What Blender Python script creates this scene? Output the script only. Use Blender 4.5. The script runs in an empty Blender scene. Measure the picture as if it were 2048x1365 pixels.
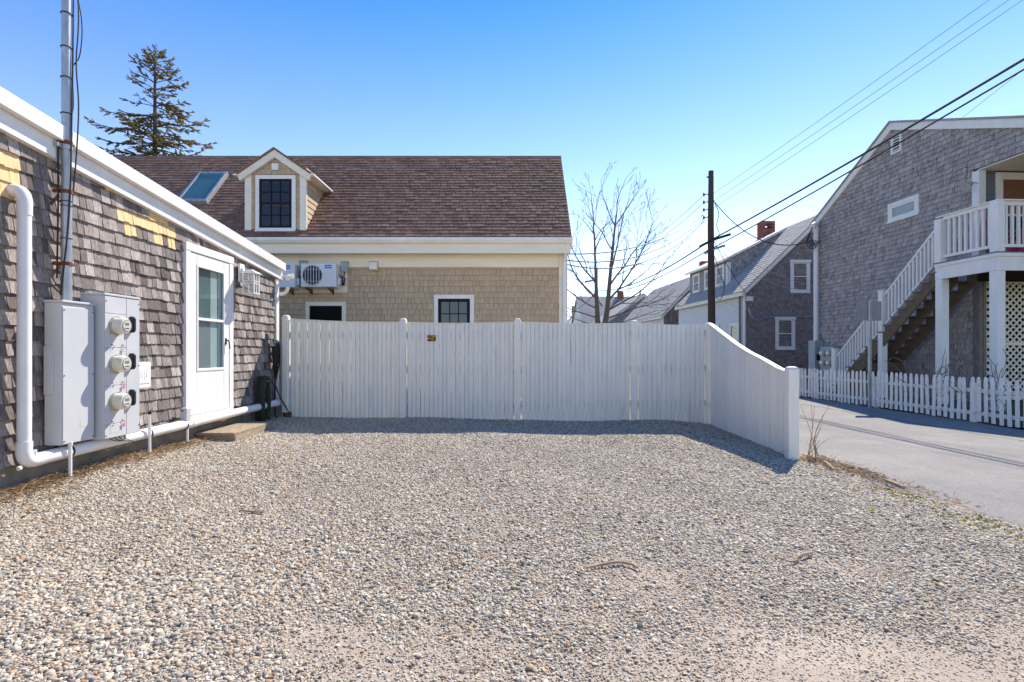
import bpy, bmesh, math, random
import numpy as np
from mathutils import Vector, Matrix

R = random.Random(7)
sc = bpy.context.scene
COL = sc.collection
rad = math.radians

# ------------------------------------------------------------------ camera
F = 1069.0            # focal length in photograph pixels (2048 wide)
EYE = 1.15
cam = bpy.data.cameras.new('camera')
cam.sensor_width = 36.0
cam.lens = F / 2048 * 36.0
cam.shift_y = 21.5 / 2048
cam.clip_start = 0.05
cam.clip_end = 3000
cam_o = bpy.data.objects.new('camera', cam)
COL.objects.link(cam_o)
cam_o.location = (0, 0, EYE)
cam_o.rotation_euler = (rad(90), 0, 0)
sc.camera = cam_o

# ------------------------------------------------------------------ sky + sun
SUN_AZ, SUN_EL = rad(33.5), rad(45.5)     # azimuth measured from +Y towards +X
w = bpy.data.worlds.new('World')
sc.world = w
w.use_nodes = True
nt = w.node_tree
bg = nt.nodes['Background']
sky = nt.nodes.new('ShaderNodeTexSky')
sky.sky_type = 'NISHITA'
sky.sun_disc = False
sky.sun_elevation = SUN_EL
sky.sun_rotation = SUN_AZ
sky.altitude = 0
sky.air_density = 1.0
sky.dust_density = 0.03
sky.ozone_density = 2.5
hs = nt.nodes.new('ShaderNodeHueSaturation')
hs.inputs['Hue'].default_value = 0.510
tcw = nt.nodes.new('ShaderNodeTexCoord')          # the sky is paler towards the horizon, all the way round
sxw = nt.nodes.new('ShaderNodeSeparateXYZ')
mrw = nt.nodes.new('ShaderNodeMapRange')
mrw.inputs[1].default_value, mrw.inputs[2].default_value = 0.02, 0.55
mrw.inputs[3].default_value, mrw.inputs[4].default_value = 0.72, 1.34
nt.links.new(tcw.outputs['Generated'], sxw.inputs[0])
nt.links.new(sxw.outputs['Z'], mrw.inputs[0])
nt.links.new(mrw.outputs[0], hs.inputs['Saturation'])
nt.links.new(sky.outputs[0], hs.inputs['Color'])
nt.links.new(hs.outputs[0], bg.inputs['Color'])
bg.inputs['Strength'].default_value = 0.109
sun = bpy.data.lights.new('sun', 'SUN')
sun.energy = 3.45
sun.angle = rad(0.53)
sun.color = (1.0, 0.93, 0.82)
sun_o = bpy.data.objects.new('sun', sun)
COL.objects.link(sun_o)
sd = Vector((math.sin(SUN_AZ) * math.cos(SUN_EL), math.cos(SUN_AZ) * math.cos(SUN_EL), math.sin(SUN_EL)))
sun_o.rotation_euler = (-sd).to_track_quat('-Z', 'Y').to_euler()
sun_o.location = (0, 0, 30)
vs = sc.view_settings
vs.view_transform = 'Standard'
vs.look = 'None'
vs.exposure = 1.2
vs.gamma = 1.0
vs.use_curve_mapping = False
sc.cycles.max_bounces = 6
sc.cycles.transparent_max_bounces = 12


# ------------------------------------------------------------------ materials
def mat(name, col, col2=None, scale=6.0, stretch=(1, 1, 1), rough=0.6, bump=0.0, bdist=0.004, rnd=None,
        metallic=0.0, detail=5.0, contrast=(0.35, 0.65), spec=0.3, spots=None, fine=None):
    """procedural Principled material in world position space.
    col..col2 mixed by noise; rnd = list of colours picked per piece; spots = (colour, scale, lo, hi) patches of wear"""
    m = bpy.data.materials.new(name)
    m.use_nodes = True
    n = m.node_tree.nodes
    L = m.node_tree.links
    b = n['Principled BSDF']
    b.inputs['Roughness'].default_value = rough
    b.inputs['Metallic'].default_value = metallic
    b.inputs['Specular IOR Level'].default_value = spec
    geo = n.new('ShaderNodeNewGeometry')
    mp = n.new('ShaderNodeMapping')
    mp.inputs['Scale'].default_value = stretch
    L.new(geo.outputs['Position'], mp.inputs['Vector'])
    nz = n.new('ShaderNodeTexNoise')
    nz.inputs['Scale'].default_value = scale
    nz.inputs['Detail'].default_value = detail
    nz.inputs['Roughness'].default_value = 0.62
    L.new(mp.outputs[0], nz.inputs['Vector'])
    ra = n.new('ShaderNodeMapRange')
    ra.inputs[1].default_value, ra.inputs[2].default_value = contrast
    L.new(nz.outputs['Fac'], ra.inputs[0])
    if col2 is None:
        col2 = tuple(c * 0.86 for c in col)
    if rnd:
        oi = n.new('ShaderNodeObjectInfo')
        ad = n.new('ShaderNodeMath'); ad.operation = 'ADD'
        L.new(oi.outputs['Random'], ad.inputs[0])
        L.new(geo.outputs['Random Per Island'], ad.inputs[1])
        fr = n.new('ShaderNodeMath'); fr.operation = 'FRACT'
        L.new(ad.outputs[0], fr.inputs[0])
        cr = n.new('ShaderNodeValToRGB')
        els = cr.color_ramp.elements
        k = len(rnd)
        while len(els) < k:
            els.new(0.5)
        for i, c in enumerate(rnd):
            els[i].position = i / max(1, k - 1)
            els[i].color = (*c, 1)
        L.new(fr.outputs[0], cr.inputs[0])
        mx = n.new('ShaderNodeMix'); mx.data_type = 'RGBA'; mx.blend_type = 'MULTIPLY'
        mx.inputs[0].default_value = 1.0
        tint = n.new('ShaderNodeMix'); tint.data_type = 'RGBA'
        tint.inputs[6].default_value = (*col, 1)
        tint.inputs[7].default_value = (*col2, 1)
        L.new(ra.outputs[0], tint.inputs[0])
        L.new(cr.outputs[0], mx.inputs[6])
        L.new(tint.outputs[2], mx.inputs[7])
        out = mx.outputs[2]
    else:
        mx = n.new('ShaderNodeMix'); mx.data_type = 'RGBA'
        mx.inputs[6].default_value = (*col, 1)
        mx.inputs[7].default_value = (*col2, 1)
        L.new(ra.outputs[0], mx.inputs[0])
        out = mx.outputs[2]
    for sp in ([spots] if isinstance(spots, tuple) else (spots or [])):
        scol, ssc, lo, hi = sp[:4]
        n2 = n.new('ShaderNodeTexNoise')
        n2.inputs['Scale'].default_value = ssc
        n2.inputs['Detail'].default_value = 6
        n2.inputs['Roughness'].default_value = 0.7
        if len(sp) > 4:
            m2 = n.new('ShaderNodeMapping')
            m2.inputs['Scale'].default_value = sp[4]
            L.new(geo.outputs['Position'], m2.inputs['Vector'])
            L.new(m2.outputs[0], n2.inputs['Vector'])
        else:
            L.new(geo.outputs['Position'], n2.inputs['Vector'])
        r2 = n.new('ShaderNodeMapRange')
        r2.inputs[1].default_value, r2.inputs[2].default_value = lo, hi
        L.new(n2.outputs['Fac'], r2.inputs[0])
        m3 = n.new('ShaderNodeMix'); m3.data_type = 'RGBA'
        m3.inputs[7].default_value = (*scol, 1)
        L.new(r2.outputs[0], m3.inputs[0])
        L.new(out, m3.inputs[6])
        out = m3.outputs[2]
    L.new(out, b.inputs['Base Color'])
    if bump:
        bp = n.new('ShaderNodeBump')
        bp.inputs['Strength'].default_value = bump
        bp.inputs['Distance'].default_value = bdist
        src = nz.outputs['Fac']
        if fine:
            n3 = n.new('ShaderNodeTexNoise')
            n3.inputs['Scale'].default_value = fine
            n3.inputs['Detail'].default_value = 4
            L.new(geo.outputs['Position'], n3.inputs['Vector'])
            src = n3.outputs['Fac']
        L.new(src, bp.inputs['Height'])
        L.new(bp.outputs[0], b.inputs['Normal'])
    return m


def glass_mat(name, col, rough=0.04, coat=0.9):
    m = bpy.data.materials.new(name)
    m.use_nodes = True
    n = m.node_tree.nodes; L = m.node_tree.links
    b = n['Principled BSDF']
    geo = n.new('ShaderNodeNewGeometry')
    nz = n.new('ShaderNodeTexNoise'); nz.inputs['Scale'].default_value = 1.7
    L.new(geo.outputs['Position'], nz.inputs['Vector'])
    mx = n.new('ShaderNodeMix'); mx.data_type = 'RGBA'
    mx.inputs[6].default_value = (*col, 1)
    mx.inputs[7].default_value = (*[c * 0.55 for c in col], 1)
    L.new(nz.outputs['Fac'], mx.inputs[0])
    L.new(mx.outputs[2], b.inputs['Base Color'])
    b.inputs['Roughness'].default_value = rough
    b.inputs['Specular IOR Level'].default_value = coat
    bp = n.new('ShaderNodeBump'); bp.inputs['Strength'].default_value = 0.03; bp.inputs['Distance'].default_value = 0.02
    L.new(nz.outputs['Fac'], bp.inputs['Height'])
    L.new(bp.outputs[0], b.inputs['Normal'])
    return m


def clear_glass(name, tint=(0.85, 0.9, 0.9)):
    m = bpy.data.materials.new(name)
    m.use_nodes = True
    n = m.node_tree.nodes; L = m.node_tree.links
    n.remove(n['Principled BSDF'])
    t = n.new('ShaderNodeBsdfTransparent'); t.inputs[0].default_value = (*tint, 1)
    g = n.new('ShaderNodeBsdfGlossy'); g.inputs['Roughness'].default_value = 0.03
    lw = n.new('ShaderNodeLayerWeight'); lw.inputs[0].default_value = 0.5
    pw = n.new('ShaderNodeMath'); pw.operation = 'POWER'; pw.inputs[1].default_value = 4.0
    fr = n.new('ShaderNodeMapRange'); fr.inputs[3].default_value = 0.05; fr.inputs[4].default_value = 0.75
    L.new(lw.outputs['Facing'], pw.inputs[0]); L.new(pw.outputs[0], fr.inputs[0])
    mx = n.new('ShaderNodeMixShader')
    L.new(fr.outputs[0], mx.inputs[0]); L.new(t.outputs[0], mx.inputs[1]); L.new(g.outputs[0], mx.inputs[2])
    L.new(mx.outputs[0], n['Material Output'].inputs[0])
    return m


GRAIN = (9, 9, 0.7)
MT = {}
MT['white'] = mat('white_paint', (0.84, 0.81, 0.76), (0.76, 0.735, 0.69), 5, (1, 1, .4), rough=0.45, bump=0.12, bdist=0.002,
                  spots=((0.50, 0.49, 0.46), 9, 0.66, 0.8))
MT['fence_white'] = mat('fence_paint', (0.90, 0.865, 0.775), (0.83, 0.795, 0.715), 4, (5, 5, .5), rough=0.55, bump=0.25, bdist=0.002,
                        rnd=[(1, 1, 1), (.93, .94, .95), (.98, .98, .97), (.89, .90, .91), (.96, .96, .95)],
                        spots=[((0.26, 0.24, 0.21), 30, 0.685, 0.73), ((0.50, 0.49, 0.45), 3.0, 0.58, 0.80, (6, 6, .5)), ((0.42, 0.38, 0.33), 1.3, 0.66, 0.80)])
MT['picket_white'] = mat('picket_paint', (0.84, 0.81, 0.76), (0.72, 0.69, 0.64), 6, (4, 4, 1), rough=0.6, bump=0.25, bdist=0.002,
                         spots=[((0.28, 0.30, 0.20), 5, 0.60, 0.72), ((0.35, 0.32, 0.27), 25, 0.68, 0.76)])
MT['trim_cream'] = mat('cream_trim_paint', (0.85, 0.77, 0.64), (0.78, 0.70, 0.57), 2, (.4, 1, 3), rough=0.5, bump=0.05)
MT['pvc'] = mat('white_pvc', (0.82, 0.80, 0.77), (0.76, 0.74, 0.72), 3, rough=0.3, bump=0.03, spots=((0.5, 0.48, 0.44), 6, 0.68, 0.85))
MT['shingle_grey'] = mat('weathered_cedar', (1, 1, 1), (0.52, 0.48, 0.46), 14, GRAIN, rough=0.85, bump=0.9, bdist=0.004,
                         rnd=[(.12, .10, .092), (.46, .405, .365), (.22, .187, .17), (.57, .51, .465), (.33, .287, .26), (.15, .127, .117), (.40, .35, .318)],
                         contrast=(0.36, 0.62), spots=[((0.06, 0.045, 0.04), 5, 0.60, 0.72, (3, 3, 1.2)), ((0.42, 0.27, 0.15), 4, 0.70, 0.80)])
MT['shingle_new'] = mat('fresh_cedar', (0.80, 0.58, 0.30), (0.68, 0.46, 0.21), 8, GRAIN, rough=0.75, bump=0.4, bdist=0.002)
MT['shingle_blue'] = mat('silvered_cedar', (1, 1, 1), (0.55, 0.54, 0.56), 11, GRAIN, rough=0.85, bump=0.8, bdist=0.004,
                         rnd=[(.36, .315, .295), (.56, .50, .465), (.45, .395, .37), (.62, .555, .515), (.40, .35, .328)],
                         contrast=(0.36, 0.62), spots=[((0.10, 0.075, 0.07), 3.2, 0.56, 0.70, (3, 3, .9))])
MT['shingle_brown'] = mat('brown_cedar', (1, 1, 1), (0.5, 0.47, 0.45), 11, GRAIN, rough=0.85, bump=0.6, bdist=0.004,
                          rnd=[(.30, .24, .23), (.43, .35, .335), (.36, .295, .28), (.27, .215, .205)],
                          contrast=(0.36, 0.62), spots=[((0.10, 0.07, 0.06), 2.5, 0.60, 0.75)])
MT['shingle_tan'] = mat('tan_painted_shingle', (1, 1, 1), (0.86, 0.85, 0.83), 6, (3, 3, .6), rough=0.7, bump=0.3, bdist=0.002,
                        rnd=[(.53, .40, .265), (.58, .44, .295), (.50, .375, .25), (.55, .415, .28)], spots=((0.30, 0.23, 0.16), 2.2, 0.64, 0.80))
MT['roof_brown'] = mat('brown_asphalt_shingle', (1, 1, 1), (0.6, 0.58, 0.56), 60, rough=0.9, bump=0.7, bdist=0.004,
                       rnd=[(.26, .14, .093), (.33, .19, .127), (.22, .12, .083), (.29, .165, .112), (.37, .225, .155), (.24, .135, .095)],
                       spots=((0.13, 0.085, 0.07), 1.2, 0.55, 0.75))
MT['roof_grey'] = mat('grey_asphalt_shingle', (1, 1, 1), (0.7, 0.7, 0.7), 30, rough=0.9, bump=0.5, bdist=0.004,
                      rnd=[(.42, .395, .365), (.48, .45, .415), (.39, .365, .34), (.45, .42, .39)], spots=((0.2, 0.19, 0.18), .9, 0.55, 0.8))
MT['concrete'] = mat('foundation_concrete', (0.30, 0.26, 0.21), (0.19, 0.165, 0.13), 5, rough=0.9, bump=0.5, bdist=0.006)
MT['cabinet'] = mat('painted_steel_cabinet', (0.56, 0.56, 0.57), (0.51, 0.51, 0.52), 2.5, (1, 1, .4), rough=0.4, bump=0.02,
                    spots=[((0.45, 0.44, 0.42), 14, 0.70, 0.82), ((0.42, 0.43, 0.45), 3, 0.62, 0.85, (8, 8, .6))])
MT['cabinet_blue'] = mat('blue_grey_cabinet', (0.36, 0.42, 0.44), (0.30, 0.35, 0.37), 4, rough=0.5)
MT['galv'] = mat('galvanised_steel', (0.46, 0.48, 0.50), (0.34, 0.36, 0.38), 14, (1, 1, .5), rough=0.42, metallic=0.55, bump=0.05)
MT['dark_steel'] = mat('dark_steel', (0.05, 0.05, 0.055), (0.03, 0.03, 0.03), 10, rough=0.5)
MT['rust'] = mat('rusty_iron', (0.26, 0.075, 0.025), (0.12, 0.04, 0.02), 40, rough=0.9, bump=0.5)
MT['black'] = mat('black_rubber', (0.018, 0.018, 0.022), (0.03, 0.03, 0.034), 20, rough=0.5)
MT['black_frame'] = mat('black_window_frame', (0.012, 0.012, 0.018), (0.02, 0.02, 0.026), 10, rough=0.5, spec=0.1)
MT['netcord'] = mat('dark_green_cord', (0.02, 0.03, 0.022), (0.05, 0.06, 0.035), 60, rough=0.6)
MT['meter_glass'] = mat('cream_meter_cover', (0.66, 0.63, 0.50), (0.58, 0.55, 0.43), 20, rough=0.12, spec=0.8)
MT['meter_ring'] = mat('steel_meter_ring', (0.55, 0.52, 0.42), (0.40, 0.36, 0.28), 20, rough=0.35, metallic=0.5)
MT['lcd'] = mat('meter_display', (0.22, 0.22, 0.17), (0.16, 0.16, 0.13), 30, rough=0.3)
MT['pink'] = mat('pink_tag', (0.75, 0.18, 0.42), (0.6, 0.12, 0.34), 30, rough=0.5)
MT['label_paper'] = mat('faded_sticker', (0.62, 0.61, 0.55), (0.45, 0.44, 0.40), 90, (1, 1, 3), rough=0.6)
MT['blue_badge'] = mat('blue_badge', (0.01, 0.14, 0.52), (0.01, 0.12, 0.46), 5, rough=0.35)
MT['badge_white'] = mat('badge_lettering', (0.8, 0.82, 0.85), (0.75, 0.77, 0.8), 5, rough=0.4)
MT['ac_white'] = mat('condenser_casing', (0.68, 0.70, 0.72), (0.62, 0.64, 0.66), 3, rough=0.4)
MT['fan_dark'] = mat('fan_recess', (0.035, 0.035, 0.042), (0.06, 0.055, 0.06), 8, rough=0.6)
MT['sign_black'] = mat('black_sign', (0.012, 0.011, 0.01), (0.02, 0.018, 0.014), 30, rough=0.4)
MT['sign_yellow'] = mat('yellow_sign_print', (0.75, 0.50, 0.03), (0.62, 0.42, 0.05), 60, rough=0.4)
MT['sign_grey'] = mat('bare_sign_back', (0.27, 0.25, 0.255), (0.22, 0.205, 0.21), 6, rough=0.5, metallic=0.2)
MT['wood_pale'] = mat('weathered_step_wood', (0.46, 0.36, 0.25), (0.22, 0.17, 0.12), 9, (14, .8, 9), rough=0.8, bump=0.5, bdist=0.003,
                      rnd=[(1, 1, 1), (.85, .84, .82), (.95, .95, .93)])
MT['wood_brown'] = mat('treated_stair_timber', (0.20, 0.138, 0.085), (0.12, 0.084, 0.057), 7, (6, .8, 6), rough=0.8, bump=0.3)
MT['wood_grey'] = mat('silver_tread_wood', (0.25, 0.24, 0.25), (0.17, 0.16, 0.165), 9, (1, 8, 6), rough=0.85, bump=0.3)
MT['pole_wood'] = mat('creosoted_pole', (0.105, 0.075, 0.06), (0.055, 0.042, 0.036), 9, (8, 8, .5), rough=0.9, bump=0.7, bdist=0.01)
MT['old_fence'] = mat('weathered_stockade', (0.27, 0.24, 0.20), (0.15, 0.13, 0.11), 9, (9, 9, .6), rough=0.9, bump=0.5)
MT['brick'] = mat('chimney_brick', (1, 1, 1), (.75, .7, .7), 20, rough=0.9, bump=0.3,
                  rnd=[(.30, .10, .065), (.24, .08, .055), (.36, .14, .09), (.19, .07, .055)])
MT['mortar'] = mat('chimney_mortar', (0.30, 0.26, 0.23), (0.22, 0.19, 0.17), 12, rough=0.9)
MT['clap_white'] = mat('white_clapboard', (0.76, 0.75, 0.72), (0.66, 0.65, 0.63), 3, (1, 1, 4), rough=0.55,
                       spots=((0.42, 0.42, 0.42), 6, 0.66, 0.8))
MT['clap_grey'] = mat('grey_clapboard', (0.18, 0.195, 0.215), (0.15, 0.165, 0.18), 3, (1, 1, 4), rough=0.55)
MT['pane_dark'] = glass_mat('dark_window_glass', (0.03, 0.04, 0.06), .05, .4)
MT['pane_blue'] = glass_mat('blue_window_glass', (0.012, 0.022, 0.05), .05, .3)
MT['pane_black'] = glass_mat('black_window_glass', (0.010, 0.011, 0.012), 0.12, 0.25)
MT['pane_teal'] = glass_mat('teal_window_glass', (0.05, 0.09, 0.10), .05, .5)
MT['pane_sky'] = glass_mat('skylight_glass', (0.10, 0.21, 0.19), .05, .9)
MT['pane_white_reflect'] = glass_mat('painted_reflection_glass', (0.42, 0.46, 0.48), 0.1, 0.5)  # white reflection of the shed dormer panes is put into the base colour
MT['pane_green'] = glass_mat('curtained_window_glass', (0.13, 0.155, 0.14))
MT['blind'] = mat('bamboo_blind', (0.26, 0.13, 0.07), (0.17, 0.08, 0.04), 8, (1, 1, 18), rough=0.8)
MT['glass'] = clear_glass('clear_glass')
MT['lamp_glass'] = clear_glass('lantern_glass', (0.9, 0.92, 0.93))
MT['inner'] = mat('inner_door_paint', (0.74, 0.77, 0.76), (0.64, 0.67, 0.66), 2, rough=0.5)
MT['inner_dark'] = mat('dim_interior', (0.24, 0.30, 0.30), (0.17, 0.22, 0.22), 2, rough=0.6)
MT['screen'] = mat('insect_screen', (0.36, 0.37, 0.36), (0.30, 0.31, 0.30), 200, rough=0.7)
MT['pinkchair'] = mat('pink_plastic', (0.62, 0.06, 0.18), (0.52, 0.05, 0.15), 4, rough=0.4)
MT['bark'] = mat('grey_bark', (0.27, 0.21, 0.16), (0.16, 0.125, 0.095), 14, (3, 3, .8), rough=0.9, bump=0.6, bdist=0.01)
MT['bark_dark'] = mat('spruce_bark', (0.12, 0.085, 0.06), (0.07, 0.05, 0.04), 10, rough=0.9)
MT['needles'] = mat('spruce_needles', (1, 1, 1), (0.7, 0.7, 0.6), 2, rough=0.7,
                    rnd=[(.13, .115, .03), (.24, .185, .055), (.18, .15, .04), (.34, .25, .09), (.10, .09, .03)])
MT['stick'] = mat('dry_stick', (0.45, 0.34, 0.22), (0.28, 0.20, 0.13), 30, rough=0.8)
MT['dry'] = mat('dry_grass', (1, 1, 1), (0.8, 0.75, 0.7), 20, rough=0.8, rnd=[(.50, .36, .19), (.36, .22, .11), (.58, .45, .26), (.28, .16, .09)])
MT['leaf'] = mat('dead_leaf', (1, 1, 1), (0.7, 0.7, 0.7), 20, rough=0.8, rnd=[(.26, .12, .055), (.17, .09, .05), (.34, .19, .09), (.12, .075, .05)])
MT['moss'] = mat('yellow_green_moss', (0.42, 0.35, 0.05), (0.26, 0.23, 0.04), 60, rough=0.9, bump=0.8)
MT['sand'] = mat('sandy_grit', (0.47, 0.375, 0.285), (0.31, 0.25, 0.195), 90, rough=0.95, bump=0.9, bdist=0.006, detail=8, contrast=(0.3, 0.7),
                 spots=[((0.56, 0.47, 0.37), 1.1, 0.52, 0.7), ((0.20, 0.17, 0.14), 260, 0.60, 0.66), ((0.62, 0.58, 0.53), 330, 0.62, 0.67)])
MT['asphalt'] = mat('worn_asphalt', (0.245, 0.226, 0.207), (0.165, 0.153, 0.142), 120, rough=0.9, bump=0.8, bdist=0.004, detail=8, contrast=(0.3, 0.7),
                    spots=[((0.30, 0.272, 0.238), .8, 0.45, 0.75), ((0.15, 0.14, 0.13), 1.7, 0.60, 0.80), ((0.17, 0.16, 0.15), 30, 0.50, 0.68), ((0.40, 0.37, 0.335), 45, 0.56, 0.72), ((0.12, 0.115, 0.11), 300, 0.62, 0.68), ((0.46, 0.44, 0.41), 350, 0.63, 0.68)])
MT['soil'] = mat('garden_soil', (0.12, 0.085, 0.06), (0.07, 0.05, 0.038), 30, rough=0.95, bump=0.9, bdist=0.02)
MT['earth'] = mat('dry_lawn_earth', (0.21, 0.19, 0.11), (0.15, 0.13, 0.08), 3, rough=0.95, bump=0.3, spots=((0.12, 0.13, 0.05), 1.0, 0.5, 0.7))
MT['felt'] = mat('dark_underlay', (0.035, 0.03, 0.028), (0.05, 0.042, 0.038), 10, rough=0.95)
MT['patch'] = mat('asphalt_crack_filler', (0.07, 0.068, 0.066), (0.05, 0.05, 0.05), 60, rough=0.8)


nm_ = MT['needles'].node_tree
tr_ = nm_.nodes.new('ShaderNodeBsdfTranslucent'); mxs_ = nm_.nodes.new('ShaderNodeMixShader'); mxs_.inputs[0].default_value = .45
pb_ = nm_.nodes['Principled BSDF']
nm_.links.new(pb_.inputs['Base Color'].links[0].from_socket, tr_.inputs[0])
nm_.links.new(pb_.outputs[0], mxs_.inputs[1]); nm_.links.new(tr_.outputs[0], mxs_.inputs[2])
nm_.links.new(mxs_.outputs[0], nm_.nodes['Material Output'].inputs[0])


def pebble_mat():
    m = bpy.data.materials.new('pebble_stone')
    m.use_nodes = True
    n = m.node_tree.nodes; L = m.node_tree.links
    b = n['Principled BSDF']
    b.inputs['Roughness'].default_value = 0.75
    b.inputs['Specular IOR Level'].default_value = 0.25
    oi = n.new('ShaderNodeObjectInfo')
    cr = n.new('ShaderNodeValToRGB')
    cols = [(0.497, 0.416, 0.309), (0.571, 0.496, 0.382), (0.252, 0.232, 0.2), (0.6, 0.54, 0.428), (0.461, 0.342, 0.222), (0.342, 0.312, 0.262), (0.542, 0.444, 0.322), (0.179, 0.167, 0.147), (0.497, 0.4, 0.283), (0.587, 0.517, 0.408), (0.423, 0.378, 0.309), (0.395, 0.263, 0.163), (0.29, 0.277, 0.243), (0.519, 0.437, 0.329), (0.63, 0.576, 0.461), (0.482, 0.372, 0.256)]
    els = cr.color_ramp.elements
    while len(els) < len(cols):
        els.new(0.5)
    for i, c in enumerate(cols):
        els[i].position = i / len(cols)
        els[i].color = (*c, 1)
    cr.color_ramp.interpolation = 'CONSTANT'
    L.new(oi.outputs['Random'], cr.inputs[0])
    geo = n.new('ShaderNodeNewGeometry')
    nz = n.new('ShaderNodeTexNoise'); nz.inputs['Scale'].default_value = 120; nz.inputs['Detail'].default_value = 4
    L.new(geo.outputs['Position'], nz.inputs['Vector'])
    mr = n.new('ShaderNodeMapRange')
    mr.inputs[1].default_value, mr.inputs[2].default_value = .3, .7
    mr.inputs[3].default_value, mr.inputs[4].default_value = .72, 1.12
    L.new(nz.outputs['Fac'], mr.inputs[0])
    mx = n.new('ShaderNodeMix'); mx.data_type = 'RGBA'; mx.blend_type = 'MULTIPLY'; mx.inputs[0].default_value = 1
    L.new(cr.outputs[0], mx.inputs[6]); L.new(mr.outputs[0], mx.inputs[7])
    L.new(mx.outputs[2], b.inputs['Base Color'])
    return m


MT['pebble'] = pebble_mat()


# ------------------------------------------------------------------ mesh helpers
class MB:
    def __init__(s):
        s.v = []; s.f = []

    def add(s, vs, fs):
        k = len(s.v)
        s.v += [tuple(p) for p in vs]
        s.f += [tuple(i + k for i in f) for f in fs]
        return s

    def box(s, x0, x1, y0, y1, z0, z1):
        return s.add([(x0, y0, z0), (x1, y0, z0), (x1, y1, z0), (x0, y1, z0), (x0, y0, z1), (x1, y0, z1), (x1, y1, z1), (x0, y1, z1)],
                     [(0, 3, 2, 1), (4, 5, 6, 7), (0, 1, 5, 4), (1, 2, 6, 5), (2, 3, 7, 6), (3, 0, 4, 7)])

    def hexa(s, p):   # eight corners, bottom four then top four (counter-clockwise from above)
        return s.add(p, [(0, 3, 2, 1), (4, 5, 6, 7), (0, 1, 5, 4), (1, 2, 6, 5), (2, 3, 7, 6), (3, 0, 4, 7)])

    def bar(s, a, b, w, h, up=(0, 0, 1)):   # rectangular bar from a to b; w sideways, h along up
        a = Vector(a); b = Vector(b); d = (b - a).normalized(); u = Vector(up)
        side = d.cross(u).normalized() * (w / 2)
        u = side.cross(d).normalized() * (h / 2)
        p = [a - side - u, a + side - u, b + side - u, b - side - u, a - side + u, a + side + u, b + side + u, b - side + u]
        return s.hexa(p)

    def prism(s, poly, off):
        n = len(poly); off = Vector(off)
        vs_ = [Vector(p) for p in poly] + [Vector(p) + off for p in poly]
        fs = [tuple(range(n))[::-1], tuple(range(n, 2 * n))] + [(i, (i + 1) % n, n + (i + 1) % n, n + i) for i in range(n)]
        return s.add(vs_, fs)

    def tube(s, pts, r, seg=8, caps=True):
        pts = [Vector(p) for p in pts]; n = len(pts)
        rs = r if isinstance(r, (list, tuple)) else [r] * n
        t0 = (pts[1] - pts[0]).normalized()
        ref = Vector((0, 0, 1)) if abs(t0.z) < 0.9 else Vector((1, 0, 0))
        nrm = t0.cross(ref).normalized()
        vs_ = []; fs = []
        for i in range(n):
            if i == 0: t = pts[1] - pts[0]
            elif i == n - 1: t = pts[-1] - pts[-2]
            else: t = (pts[i + 1] - pts[i]).normalized() + (pts[i] - pts[i - 1]).normalized()
            t.normalize()
            nrm = (nrm - t * nrm.dot(t))
            if nrm.length < 1e-6: nrm = t.orthogonal()
            nrm.normalize(); bn = t.cross(nrm)
            for k in range(seg):
                a = 2 * math.pi * k / seg
                vs_.append(pts[i] + (nrm * math.cos(a) + bn * math.sin(a)) * rs[i])
        for i in range(n - 1):
            for k in range(seg):
                fs.append((i * seg + k, i * seg + (k + 1) % seg, (i + 1) * seg + (k + 1) % seg, (i + 1) * seg + k))
        if caps:
            fs.append(tuple(range(seg))[::-1]); fs.append(tuple((n - 1) * seg + k for k in range(seg)))
        return s.add(vs_, fs)

    def build(s, name, m, parent=None, smooth=False, bevel=0.0, kind=None, seg=1):
        me = bpy.data.meshes.new(name)
        me.from_pydata(s.v, [], s.f)
        me.materials.append(MT[m] if isinstance(m, str) else m)
        if smooth:
            me.shade_smooth()
            try: me.set_sharp_from_angle(angle=rad(40))
            except Exception: pass
        me.update()
        o = bpy.data.objects.new(name, me)
        COL.objects.link(o)
        if parent is not None: o.parent = parent
        if bevel:
            b = o.modifiers.new('bevel', 'BEVEL'); b.width = bevel; b.segments = seg; b.limit_method = 'ANGLE'
        if kind: o['kind'] = kind
        return o


def thing(name, label, cat, loc=(0, 0, 0), rz=0.0, group=None):
    o = bpy.data.objects.new(name, None)
    COL.objects.link(o)
    o.location = loc; o.rotation_euler = (0, 0, rz); o.empty_display_size = 0.2
    o['label'] = label; o['category'] = cat
    if group: o['group'] = group
    return o


def tag(o, label, cat, group=None):
    o['label'] = label; o['category'] = cat
    if group: o['group'] = group
    return o


def B(*a):
    return MB().box(*a)


def pt(x, y, Y):      # a photograph ray at depth Y, in metres
    return Vector(((x - 1024) / F * Y, Y, EYE + (704 - y) / F * Y))


def smooth_path(ctrl, n=8):
    P = [Vector(c) for c in ctrl]
    P = [P[0] * 2 - P[1]] + P + [P[-1] * 2 - P[-2]]
    out = []
    for i in range(1, len(P) - 2):
        for k in range(n):
            t = k / n
            a, b, c, d = P[i - 1], P[i], P[i + 1], P[i + 2]
            out.append(0.5 * ((2 * b) + (c - a) * t + (2 * a - 5 * b + 4 * c - d) * t * t + (3 * b - a - 3 * c + d) * t ** 3))
    out.append(P[-2])
    return out


def world_of(root):
    return Matrix.Translation(root.location) @ root.rotation_euler.to_matrix().to_4x4()


def proj(p):
    if p.y < 0.3: return None
    return (1024 + p.x / p.y * F, 704 - (p.z - EYE) / p.y * F)


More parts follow.
